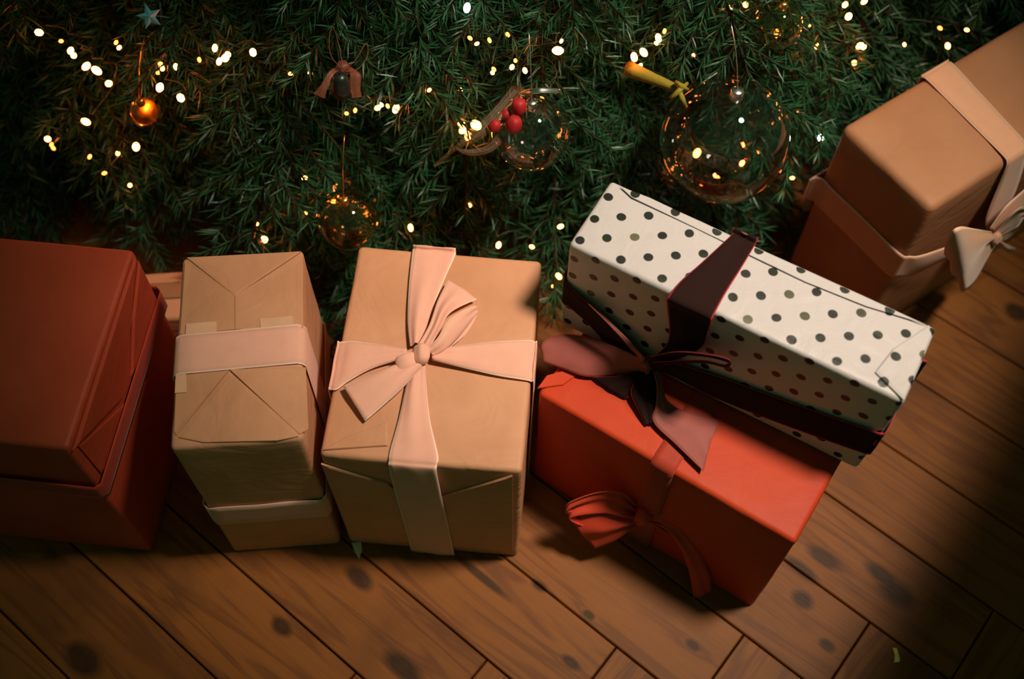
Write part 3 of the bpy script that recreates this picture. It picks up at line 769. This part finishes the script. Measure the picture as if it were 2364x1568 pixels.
# ------------------------------------------------------------------ scraps on the floor
def scrap(name, pts, h0, mat, label, cat):
    c = sum(pts, V((0, 0, 0))) / len(pts); k = len(pts)
    verts = [V((p.x, p.y, 0.0002)) for p in pts] + [V((p.x, p.y, 0.0012 + h0 * (i % 2))) for i, p in enumerate(pts)] + [V((c.x, c.y, 0.0015 + h0 * 1.3))]
    faces = [tuple(reversed(range(k)))]
    for i in range(k):
        j = (i + 1) % k
        faces.append((i, j, k + j, k + i)); faces.append((k + i, k + j, 2 * k))
    o = mesh_obj(name, verts, faces, mat, None, origin=(c.x, c.y, 0), smooth=False)
    return tag(recalc(o), label, cat)
scrap('paper_scrap', [at(812, 1254, 0), at(834, 1254, 0), at(836, 1272, 0), at(829, 1290, 0), at(820, 1276, 0)], 0.003, plain('white_scrap', (0.8, 0.72, 0.6), 0.6), 'little white paper scrap on the boards below the kraft box with bow', 'paper')
scrap('yellow_fleck', [at(2060, 1496, 0), at(2068, 1500, 0), at(2077, 1520, 0), at(2074, 1530, 0), at(2064, 1530, 0), at(2064, 1514, 0)], 0.004, plain('fleck_yellow', (0.95, 0.85, 0.22), 0.35), 'tiny curled yellow fleck on the dark floor at lower right', 'scrap')  # small bright yellow fleck given a solid, curled shape

# ------------------------------------------------------------------ unseen table, added so that its top shades the floor at lower right
WOODT = plain('added_table_wood', (0.16, 0.07, 0.03), 0.45, 0.4, 0, 0.1, 25)
def box_verts(x0, x1, y0, y1, z0, z1):
    return [(x, y, z) for z in (z0, z1) for (x, y) in ((x0, y0), (x1, y0), (x1, y1), (x0, y1))], [(3, 2, 1, 0), (4, 5, 6, 7), (0, 1, 5, 4), (1, 2, 6, 5), (2, 3, 7, 6), (3, 0, 4, 7)]
tb = root('added_shade_table', V((0.935, 0.362, 0)), math.atan2(0.206, 0.147), 'unseen square wooden table added to shade the floor on the right', 'table')
def part_box(name, dims, parent, mat, bev=0.004):
    v, f = box_verts(*dims)
    o = mesh_obj(name, v, f, mat, parent, smooth=False, local=True)
    bm = bmesh.new(); bm.from_mesh(o.data)
    bmesh.ops.bevel(bm, geom=bm.edges[:], offset=bev, segments=2, affect='EDGES'); bm.to_mesh(o.data); bm.free()
    return o
part_box('shading_top', (-.32, .32, -.30, .33, .69, .715), tb, WOODT)
def turned(name, prof, parent, mat, n=20):
    v = []; f = []
    for (rr, z) in prof:
        for i in range(n): v.append((math.cos(2 * math.pi * i / n) * rr, math.sin(2 * math.pi * i / n) * rr, z))
    for k in range(len(prof) - 1):
        for i in range(n): f.append((k * n + i, k * n + (i + 1) % n, (k + 1) * n + (i + 1) % n, (k + 1) * n + i))
    f.append(tuple(reversed(range(n)))); f.append(tuple(range((len(prof) - 1) * n, len(prof) * n)))
    return recalc(mesh_obj(name, v, f, mat, parent, local=True))
turned('column', [(.05, .02), (.045, .06), (.028, .12), (.026, .4), (.034, .45), (.026, .5), (.04, .66), (.09, .69)], tb, WOODT)
turned('base', [(.19, 0), (.19, .012), (.17, .02), (.06, .032), (.05, .04)], tb, WOODT)

# ------------------------------------------------------------------ the tree
TX, TY, TR0, TH = -0.12, 2.03, 1.27, 2.7
tree = root('christmas_tree', V((TX, TY, 0)), 0, 'dark green fir tree with drooping branches behind the gifts', 'tree')
def tube(pts, rads, sides=6):
    verts = []; faces = []
    for i, (p, rr) in enumerate(zip(pts, rads)):
        t = (pts[min(i + 1, len(pts) - 1)] - pts[max(i - 1, 0)]).normalized()
        a = t.orthogonal().normalized() if i == 0 else (a - t * a.dot(t)).normalized()
        b = t.cross(a)
        for k in range(sides):
            q = 2 * math.pi * k / sides
            verts.append(p + (a * math.cos(q) + b * math.sin(q)) * rr)
    for i in range(len(pts) - 1):
        for k in range(sides):
            k2 = (k + 1) % sides
            faces.append((i * sides + k, i * sides + k2, (i + 1) * sides + k2, (i + 1) * sides + k))
    faces.append(tuple(reversed(range(sides)))); faces.append(tuple(range((len(pts) - 1) * sides, len(pts) * sides)))
    return verts, faces
tv, tf = tube([V((TX + 0.01 * math.sin(i), TY, 0.0 + TH * i / 12)) for i in range(13)], [0.055 * (1 - 0.9 * i / 12) for i in range(13)], 10)
mesh_obj('trunk', tv, tf, BARK, tree)

def branch_meshes(seed, L, slope, droop):
    """one branch along +x from the origin: (wood mesh, needle mesh)"""
    rnd = random.Random(seed)
    def stem(s):
        return V((L * s, 0.03 * L * math.sin(3 * s + seed), slope * L * s - droop * s ** 2.2 + 0.02 * s ** 4))
    wv, wf = tube([stem(i / 10) for i in range(11)], [0.010 * (1 - 0.85 * i / 10) for i in range(11)], 5)
    twigs = []
    s = 0.34
    while s < 0.985:
        for sd in (-1, 1):
            p = stem(s); t = (stem(s + 0.01) - stem(s - 0.01)).normalized()
            ln = (0.05 + 0.24 * (1 - s) ** 0.8) * rnd.uniform(0.75, 1.15)
            ang = rnd.uniform(0.65, 0.95) * sd
            side = t.cross(V((0, 0, 1))).normalized() * -1
            dv = (t * math.cos(ang) + side * math.sin(ang)).normalized()
            tw = []
            n = 6
            for i in range(n + 1):
                q = i / n
                tw.append(p + dv * ln * q + V((0, 0, -0.25 * ln * q * q + rnd.uniform(-.002, .002))))
            twigs.append(tw)
            if ln > 0.13:
                for kk in (2, 4):
                    for s2 in (-1, 1):
                        a2 = rnd.uniform(.6, .9) * s2
                        d2 = (dv * math.cos(a2) + dv.cross(V((0, 0, 1))) * math.sin(a2)).normalized()
                        l2 = ln * rnd.uniform(.3, .45)
                        twigs.append([tw[kk] + d2 * l2 * q + V((0, 0, -.3 * l2 * q * q)) for q in (0, .33, .66, 1)])
        s += 0.028 * rnd.uniform(.8, 1.2)
    twigs.append([stem(0.3 + 0.7 * i / 14) for i in range(15)])
    nv, nf = [], []
    for tw in twigs:
        if len(tw) <= 8:
            a, b = tube(tw, [0.0014] * len(tw), 3)
            o = len(wv); wv += a; wf += [tuple(x + o for x in f) for f in b]
        for i in range(len(tw) - 1):
            p, q = tw[i], tw[i + 1]; seg = q - p; t = seg.normalized()
            u = t.orthogonal().normalized(); v = t.cross(u)
            cnt = max(1, int(seg.length * 950))
            for k in range(cnt):
                ph = rnd.uniform(0, 2 * math.pi)
                rad = u * math.cos(ph) + v * math.sin(ph)
                if rad.z < -0.5 and rnd.random() < 0.4: rad.z = -rad.z
                nd = (rad * rnd.uniform(.75, 1) + t * rnd.uniform(.55, 1.0)).normalized()
                b0 = p + seg * rnd.random()
                ll = rnd.uniform(.014, .024)
                sdv = nd.cross(V((rnd.uniform(-1, 1), rnd.uniform(-1, 1), rnd.uniform(-1, 1)))).normalized() * 0.0008
                o = len(nv)
                mid = b0 + nd * ll * .55 + t * 0.0006
                nv += [b0 - sdv * .6, b0 + sdv * .6, mid + sdv, mid - sdv, b0 + nd * ll + t * 0.0022]
                nf += [(o, o + 1, o + 2, o + 3), (o + 3, o + 2, o + 4)]
    mw = bpy.data.meshes.new('branch'); mw.from_pydata([tuple(x) for x in wv], [], wf); mw.materials.append(BARK)
    mn = bpy.data.meshes.new('needles'); mn.from_pydata([tuple(x) for x in nv], [], nf); mn.materials.append(NEEDLE)
    mw.update(); mn.update()
    return mw, mn
BL = [branch_meshes(i, 1.0, 0.06 - 0.02 * (i % 3), 0.30 + 0.05 * (i % 4)) for i in range(6)]
Ei = WM[Eg.name].inverted()
def in_boxes(p):
    for g, prm in ((A, PA), (B, PB), (C, PC), (Dg, PD), (P, PP), (Eg, PE)):
        q = WM[g.name].inverted() @ p
        if -prm[3] - .0 < q.x < .0 and -.0 < q.y < prm[4] + .0 and -.4 < q.z < prm[5] + .02: return True
    return False
cnt = 0
zt = 0.03
layer = 0
while zt < 1.9 and cnt < 285:
    Rz = TR0 * (1 - zt / TH)
    nb = max(8, int(Rz * 4.1 / (0.125 if zt < 0.6 else 0.26)))
    for i in range(nb):
        az = -math.pi / 2 + (i + 0.5 * (layer % 2)) / nb * 4.1 - 2.05 + random.uniform(-.05, .05)
        L = Rz + random.uniform(-.10, .07)
        k = random.randrange(6)
        mw, mn = BL[k]
        base_drop = 0.06 - 0.02 * (k % 3) - (0.30 + 0.05 * (k % 4)) + 0.02
        zb = zt - base_drop * L
        tip = V((TX + math.cos(az) * L, TY + math.sin(az) * L, zt))
        bad = False
        for f in (1.0, .9, .8, .7, .6):
            p = V((TX + math.cos(az) * L * f, TY + math.sin(az) * L * f, zt + .05 * (1 - f)))
            if in_boxes(p): bad = True
        if bad:
            L *= 0.86
            tip = V((TX + math.cos(az) * L, TY + math.sin(az) * L, zt))
            if in_boxes(tip): continue
        b = bpy.data.objects.new('branch', mw); COL.objects.link(b); b.parent = tree
        b.location = (0, 0, zb); b.rotation_euler = (random.uniform(-.25, .25), 0, az); b.scale = (L, L, L)
        nd = bpy.data.objects.new('needles', mn); COL.objects.link(nd); nd.parent = b; nd['kind'] = 'stuff'
        cnt += 1
    zt += 0.07 if zt < 0.6 else 0.16
    layer += 1

print('branches', cnt)
def skirt(px, py, out=0.0):
    """where the view line through a pixel meets the tree's outer surface"""
    dv = ray(px, py)
    t = 0.5
    while t < 4:
        p = CAM + dv * t
        rr = math.hypot(p.x - TX, p.y - TY)
        if p.z < 0.05 or rr < TR0 * (1 - max(p.z, 0) / TH) + out: return p
        t += 0.004
    return p

# ------------------------------------------------------------------ fairy lights
def bulb_mesh(mat, nm):
    v = []; f = []; nu, nv = 8, 6
    for j in range(nv + 1):
        th = math.pi * j / nv
        for i in range(nu):
            q = 2 * math.pi * i / nu
            v.append((math.sin(th) * math.cos(q) * .0042, math.sin(th) * math.sin(q) * .0042, math.cos(th) * .0062))
    for j in range(nv):
        for i in range(nu): f.append((j * nu + i, (j + 1) * nu + i, (j + 1) * nu + (i + 1) % nu, j * nu + (i + 1) % nu))
    me = bpy.data.meshes.new(nm); me.from_pydata(v, [], f); me.materials.append(mat)
    me.polygons.foreach_set('use_smooth', [True] * len(me.polygons)); me.update(); return me
BM1, BM2, BM3 = bulb_mesh(BULB, 'bulb'), bulb_mesh(BULB_DIM, 'small_bulb'), bulb_mesh(WHITE_GLINT, 'white_glint')
STR = [
 ('string of warm fairy lights at far left of the tree, above the dark red box', [(90, 75, 1), (141, 95, 0), (163, 117, .9), (170, 128, .9), (199, 153, 1), (223, 163, 1.1), (251, 193, 1), (198, 281, 1), (110, 321, .9), (119, 334, 0), (123, 342, 0), (207, 362, 0), (241, 400, 0), (272, 354, .6), (314, 339, 1.1), (300, 428, .6)]),
 ('string of warm fairy lights in the left half of the tree around the amber ball', [(275, 110, .6), (268, 98, 0), (373, 156, .8), (370, 147, 0), (406, 154, .7), (365, 168, 0), (369, 202, 1.1), (417, 226, 1.1), (344, 239, .9), (336, 249, .9), (460, 138, 0), (496, 111, .8), (520, 134, 1.1), (526, 126, .9), (506, 142, .8), (584, 121, 1), (671, 170, .5)]),
 ('string of warm fairy lights in the tree above the narrow kraft box', [(593, 517, .5), (610, 553, 1.1), (703, 411, .7), (705, 494, .6), (763, 457, 1), (774, 431, .7), (772, 440, .6), (851, 490, 1.1), (800, 262, 0), (820, 255, 0), (872, 249, .8), (880, 242, .6), (914, 251, 1), (895, 245, 0), (948, 526, .8), (715, 170, .5)]),
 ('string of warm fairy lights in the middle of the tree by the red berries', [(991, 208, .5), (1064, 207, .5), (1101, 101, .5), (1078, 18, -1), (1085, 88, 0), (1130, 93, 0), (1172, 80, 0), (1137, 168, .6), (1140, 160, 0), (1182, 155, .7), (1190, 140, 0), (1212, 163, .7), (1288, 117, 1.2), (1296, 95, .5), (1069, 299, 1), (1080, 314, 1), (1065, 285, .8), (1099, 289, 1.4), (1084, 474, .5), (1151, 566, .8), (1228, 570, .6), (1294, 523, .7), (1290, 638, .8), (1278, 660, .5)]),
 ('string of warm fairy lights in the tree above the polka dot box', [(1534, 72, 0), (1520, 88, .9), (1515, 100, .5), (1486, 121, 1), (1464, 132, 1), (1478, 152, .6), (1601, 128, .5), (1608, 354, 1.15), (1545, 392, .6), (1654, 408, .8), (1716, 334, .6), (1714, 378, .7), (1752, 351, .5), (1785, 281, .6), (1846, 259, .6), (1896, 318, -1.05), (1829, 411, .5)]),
 ('string of warm fairy lights at upper right of the tree near the amber drop', [(1685, 19, .7), (1721, 11, .8), (1794, 82, 1.3), (1832, 19, .6), (1871, 59, .5), (1886, 107, .7), (1951, 11, .8), (1995, 4, .7), (1959, 38, 1.0), (1985, 106, .9), (1994, 109, .7), (1972, 145, .8), (2088, 103, .5), (2170, 65, 0), (2232, 69, .5), (2188, 106, .8)]),
]
BALLS = [(1672, 322, 150), (803, 508, 72), (1795, 57, 58), (333, 258, 33), (1225, 305, 92), (1826, 145, 20)]
for label, pts in STR:
    P3 = [skirt(px, py, -0.045 if any(math.hypot(px - bx, py - by) < br + 22 for bx, by, br in BALLS) else random.uniform(0.005, 0.045)) for px, py, s in pts]
    lo = min(P3, key=lambda p: p.z)
    st = root('string_light', V((lo.x, lo.y, lo.z)), 0, label, 'string light', 'fairy light strings on the tree')
    path = []
    for i in range(len(P3) - 1):
        a, b = P3[i], P3[i + 1]
        inn = V((TX, TY, 0)) - (a + b) / 2; inn.z = 0; inn.normalize()
        for k in range(6):
            q = k / 6
            path.append(a.lerp(b, q) + inn * (0.014 + 0.10 * min(1, (a - b).length * 3) * math.sin(math.pi * q)) + V((0, 0, -.005 * math.sin(math.pi * q))))
    path.append(P3[-1] + inn * .014)
    tv, tf = tube(path, [.0011] * len(path), 4)
    mesh_obj('wire', tv, tf, WIRE, st)
    for p, (px, py, s) in zip(P3, pts):
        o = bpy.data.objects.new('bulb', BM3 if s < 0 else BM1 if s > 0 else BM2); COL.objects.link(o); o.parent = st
        if s < 0: o['label'] = 'glowing white glint in place of a lamp reflection'  # no real bulb: a glowing piece imitating a reflected lamp
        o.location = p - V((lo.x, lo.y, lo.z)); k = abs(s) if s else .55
        o.scale = (k, k, k); o.rotation_euler = (random.uniform(0, 3), random.uniform(0, 3), 0)

# ------------------------------------------------------------------ ornaments
def sphere_vf(c, r, nu=40, nv=24, flip=False, sq=(1, 1, 1)):
    v = []; f = []
    for j in range(nv + 1):
        th = math.pi * j / nv
        for i in range(nu):
            q = 2 * math.pi * i / nu
            v.append(V(c) + V((math.sin(th) * math.cos(q) * r * sq[0], math.sin(th) * math.sin(q) * r * sq[1], math.cos(th) * r * sq[2])))
    for j in range(nv):
        for i in range(nu):
            q = (j * nu + i, (j + 1) * nu + i, (j + 1) * nu + (i + 1) % nu, j * nu + (i + 1) % nu)
            f.append(tuple(reversed(q)) if flip else q)
    return v, f
def bauble(px, py, rpx, label, mat=GLASS, capm=SILVER, wall=0.0011, out=None, group=None, cat='bauble', name='glass_bauble', sq=(1, 1, 1)):
    p = skirt(px, py, 0.06 if out is None else out)
    r = rpx * depth(p) / FPX
    g = root(name, p - V((0, 0, r * sq[2])), 0, label, cat, group)
    v, f = sphere_vf(p, r, sq=sq)
    v2, f2 = sphere_vf(p, r - wall, flip=True, sq=sq)
    k = len(v)
    mesh_obj('glass_ball', v + v2, f + [tuple(x + k for x in q) for q in f2], mat, g)
    top = p + V((0, 0, r * sq[2]))
    cr_ = max(.005, min(.008, r * .14))
    prof = [(cr_ * 1.05, -.004), (cr_ * 1.05, .0), (cr_, .001), (cr_, cr_ * .9), (cr_ * .8, cr_ * 1.1), (.0005, cr_ * 1.15)]
    cv, cf = [], []
    for (rr, zz) in prof:
        for i in range(16):
            q = 2 * math.pi * i / 16; cv.append(top + V((math.cos(q) * rr, math.sin(q) * rr, zz)))
    for j in range(len(prof) - 1):
        for i in range(16): cf.append((j * 16 + i, j * 16 + (i + 1) % 16, (j + 1) * 16 + (i + 1) % 16, (j + 1) * 16 + i))
    cap = mesh_obj('cap', cv, cf, capm, g)
    inn = V((TX, TY, 0)) - p; inn.z = 0; inn.normalize()
    hp = [top + V((0, 0, cr_ * 1.1)) + (inn * .05 + V((0, 0, .06))) * (i / 8) + V((0, 0, .01 * math.sin(math.pi * i / 8))) for i in range(9)]
    hv, hf = tube(hp, [.0007] * 9, 5)
    mesh_obj('hanger', hv, hf, capm, g)
    return g, p, r
bauble(1672, 322, 150, 'very large clear glass bauble behind the polka dot box', out=0.075)
bauble(803, 508, 72, 'clear glass bauble full of golden light above the narrow gap between kraft boxes', GLOWGLASS, wall=0.002, out=0.06, capm=GOLD)
bauble(1795, 57, 58, 'clear glass bauble with a bright bulb behind it at upper right of the tree', GLOWGLASS, wall=0.0018, out=0.06, capm=GOLD)
bauble(333, 258, 33, 'small amber frosted ball glowing among the left lights', AMBER, GOLD, out=0.03)
bauble(1826, 145, 17, 'tiny amber glass drop hanging at upper right', AMBER, GOLD, out=0.03, sq=(.8, .8, 1.5))

# clear glass bauble with sheer bow and berries
SHEER = fabric('copper_organza', (0.40, 0.17, 0.07), (0.55, 0.27, 0.10), 0.5, 0.2, 0.04)
def sheer_mat(name, c, a):
    m, n, l, b = new_mat(name)
    b.inputs['Base Color'].default_value = (*c, 1); b.inputs['Roughness'].default_value = 0.45; b.inputs['Alpha'].default_value = a
    tc = N(n, 'ShaderNodeTexCoord'); wv = N(n, 'ShaderNodeTexNoise'); wv.inputs['Scale'].default_value = 200; l.new(tc.outputs['Object'], wv.inputs['Vector'])
    mr = N(n, 'ShaderNodeMapRange'); mr.inputs[3].default_value = a * .7; mr.inputs[4].default_value = min(1, a * 1.3); l.new(wv.outputs[0], mr.inputs[0])
    l.new(mr.outputs[0], b.inputs['Alpha'])
    return m
ORG = sheer_mat('brown_organza', (0.17, 0.065, 0.015), 0.14)
g, p, r = bauble(1225, 305, 92, 'clear glass bauble tied with sheer brown ribbon and red berries', out=0.075)
def onp(px, py, dz):
    """pixel -> point at the bauble's distance, moved towards the room by dz"""
    dv = ray(px, py); return CAM + dv * (depth(p) - dz)
def sheer_loop(pts, wid, name, par, mat):
    secs = []
    for i, (px, py, dz) in enumerate(pts):
        q = onp(px, py, dz); side = ray(px, py).normalized()
        secs.append((q + side * wid / 2, q - side * wid / 2, 0))
    return ribbon(name, secs, mat, par, n=6, sub=6)
sheer_loop([(1205, 215, .05), (1195, 150, .055), (1215, 105, .05), (1250, 85, .045), (1285, 105, .04), (1295, 150, .045), (1260, 200, .05), (1210, 220, .055)], .03, 'ribbon_loop', g, ORG)
sheer_loop([(1208, 218, .05), (1200, 175, .05), (1225, 135, .045), (1258, 132, .04), (1285, 165, .045), (1265, 205, .05), (1212, 222, .055)], .03, 'ribbon_loop', g, ORG)
def flat_rib(pts, name, par, mat, n=6, label=None):
    return ribbon(name, [(onp(*a), onp(*b), .001) for a, b in pts], mat, par, n=n, sub=6, wr=.002, label=label)
flat_rib([((1200, 195, .07), (1214, 210, .07)), ((1162, 244, .085), (1174, 258, .085)), ((1108, 302, .095), (1116, 318, .095)), ((1054, 334, .095), (1060, 343, .095)), ((1000, 382, .09), (1004, 387, .09))], 'ribbon_tail', g, ORG)
flat_rib([((1208, 205, .06), (1216, 214, .06)), ((1178, 262, .075), (1190, 274, .075)), ((1130, 330, .08), (1146, 344, .08)), ((1080, 345, .085), (1090, 360, .085)), ((1050, 338, .09), (1054, 346, .09))], 'ribbon_tail', g, ORG)
flat_rib([((1185, 195, .07), (1200, 210, .07)), ((1140, 250, .08), (1150, 262, .08)), ((1100, 290, .085), (1112, 305, .085)), ((1060, 325, .085), (1068, 338, .085))], 'ribbon_tail', g, ORG)
BERRY = plain('red_berry', (0.36, 0.014, 0.016), 0.55, 0.3)
for k, (px, py, rp, dz) in enumerate(((1198, 246, 18, .095), (1186, 287, 19, .095), (1142, 291, 14, .10), (1168, 264, 12, .085))):
    c = onp(px, py, dz); rr = rp * depth(c) / FPX
    lump('berry', c, (.3 * k, .2, 1), (rr * 1.12, rr, rr), BERRY, g, 0.05, k)
SPRIG = plain('berry_stem', (0.25, 0.13, 0.03), 0.7)
for ps in (((1205, 215, .06), (1198, 246, .09)), ((1200, 220, .06), (1186, 285, .09)), ((1195, 225, .06), (1142, 291, .095))):
    a, b = onp(*ps[0]), onp(*ps[1])
    v, f = tube([a, (a + b) / 2 + V((0, 0, .006)), b], [.0012] * 3, 5); mesh_obj('stem', v, f, SPRIG, g)
# silver ribbon strip on the same bauble
flat_rib([((1200, 212, .06), (1200, 218, .06)), ((1240, 203, .085), (1240, 216, .085)), ((1292, 204, .075), (1292, 216, .075))], 'silver_band', g, SILVER, label='silver band around the bauble neck')

# copper bow with a dark bell
p = skirt(795, 150, 0.05)
bell = root('bell_ornament', onp(785, 214, .02), 0, 'dark little bell hung under a sheer copper pink bow, upper middle left', 'ornament')
COP = sheer_mat('copper_pink_organza', (0.36, 0.11, 0.06), 0.36)
sheer_loop([(790, 160, .03), (765, 130, .035), (760, 90, .03), (768, 62, .025), (780, 95, .03), (792, 155, .035)], .04, 'ribbon_loop', bell, COP)
sheer_loop([(795, 160, .03), (820, 140, .035), (845, 100, .03), (848, 130, .025), (825, 160, .03), (797, 165, .035)], .04, 'ribbon_loop', bell, COP)
flat_rib([((780, 155, .04), (795, 165, .04)), ((760, 165, .05), (772, 180, .05)), ((742, 195, .05), (756, 205, .05)), ((724, 216, .045), (750, 228, .045))], 'ribbon_tail', bell, COP)
flat_rib([((795, 150, .04), (812, 158, .04)), ((808, 170, .05), (832, 172, .05)), ((805, 200, .045), (832, 205, .045)), ((812, 226, .04), (836, 224, .04))], 'ribbon_tail', bell, COP)
lump('bow_knot', onp(792, 158, .045), V((0, 0, 1)), (.009, .008, .008), COP, bell)
DARKB = plain('dark_bell', (0.012, 0.018, 0.014), 0.35, 0.5)
bt = onp(784, 172, .06); s = depth(bt) / FPX
bv, bf = [], []
prof = [(2, 0), (10, -1), (17, -6), (20, -18), (23, -32), (29, -42), (27, -42), (20, -32), (16, -18), (2, -4)]
for (rr, zz) in prof:
    for i in range(18):
        q = 2 * math.pi * i / 18; bv.append(bt + V((math.cos(q) * rr * s, math.sin(q) * rr * s, zz * s * 1.3)))
for j in range(len(prof) - 1):
    for i in range(18): bf.append((j * 18 + i, j * 18 + (i + 1) % 18, (j + 1) * 18 + (i + 1) % 18, (j + 1) * 18 + i))
recalc(mesh_obj('bell', bv, bf, DARKB, bell))

# blue star
p = skirt(345, 38, 0.04); s = depth(p) / FPX
verts = []
fwd = -ray(345, 38).normalized(); up = (V((0, 0, 1)) - fwd * fwd.z).normalized(); rt = up.cross(fwd)
for k in range(10):
    q = math.pi * k / 5 + .3; rr = (30 if k % 2 == 0 else 13) * s
    verts.append(p + rt * math.cos(q) * rr + up * math.sin(q) * rr)
verts += [p + fwd * 10 * s, p - fwd * 10 * s]
faces = []
for k in range(10): faces += [(k, (k + 1) % 10, 10), ((k + 1) % 10, k, 11)]
star = root('star_ornament', p, 0, 'small turquoise star ornament near the upper left corner', 'ornament')
recalc(mesh_obj('star', verts, faces, plain('turquoise_foil', (0.10, 0.38, 0.48), 0.35, 0.5), star, smooth=False))
hv, hf = tube([p + up * 26 * s, p + up * 40 * s - fwd * .02, p + up * 55 * s - fwd * .05], [.0006] * 3, 5)
mesh_obj('hanger', hv, hf, GOLD, star)

# yellow stick ornament
p = skirt(1520, 195, 0.05)
YEL = plain('yellow_felt', (0.22, 0.18, 0.02), 0.7, 0.2, 0, .3, 120)
yo = root('stick_ornament', onp(1520, 220, .0), 0, 'mustard yellow rolled stick with a small crossed tie at its end', 'ornament')
a, b = onp(1448, 158, .0), onp(1572, 208, .03)
ys = depth(p) / FPX
v, f = tube([a.lerp(b, i / 6) for i in range(7)], [ys * x for x in (18, 17, 15, 13, 12, 10, 6)], 10)
mesh_obj('stick', v, f, YEL, yo)
for (q1, q2) in (((1548, 228), (1587, 192)), ((1560, 190), (1588, 208)), ((1566, 206), (1583, 246))):
    v, f = tube([onp(q1[0], q1[1], .036), onp((q1[0] + q2[0]) / 2, (q1[1] + q2[1]) / 2, .042), onp(q2[0], q2[1], .034)], [ys * 5.5, ys * 6.5, ys * 4], 7)
    mesh_obj('tie_end', v, f, YEL, yo)
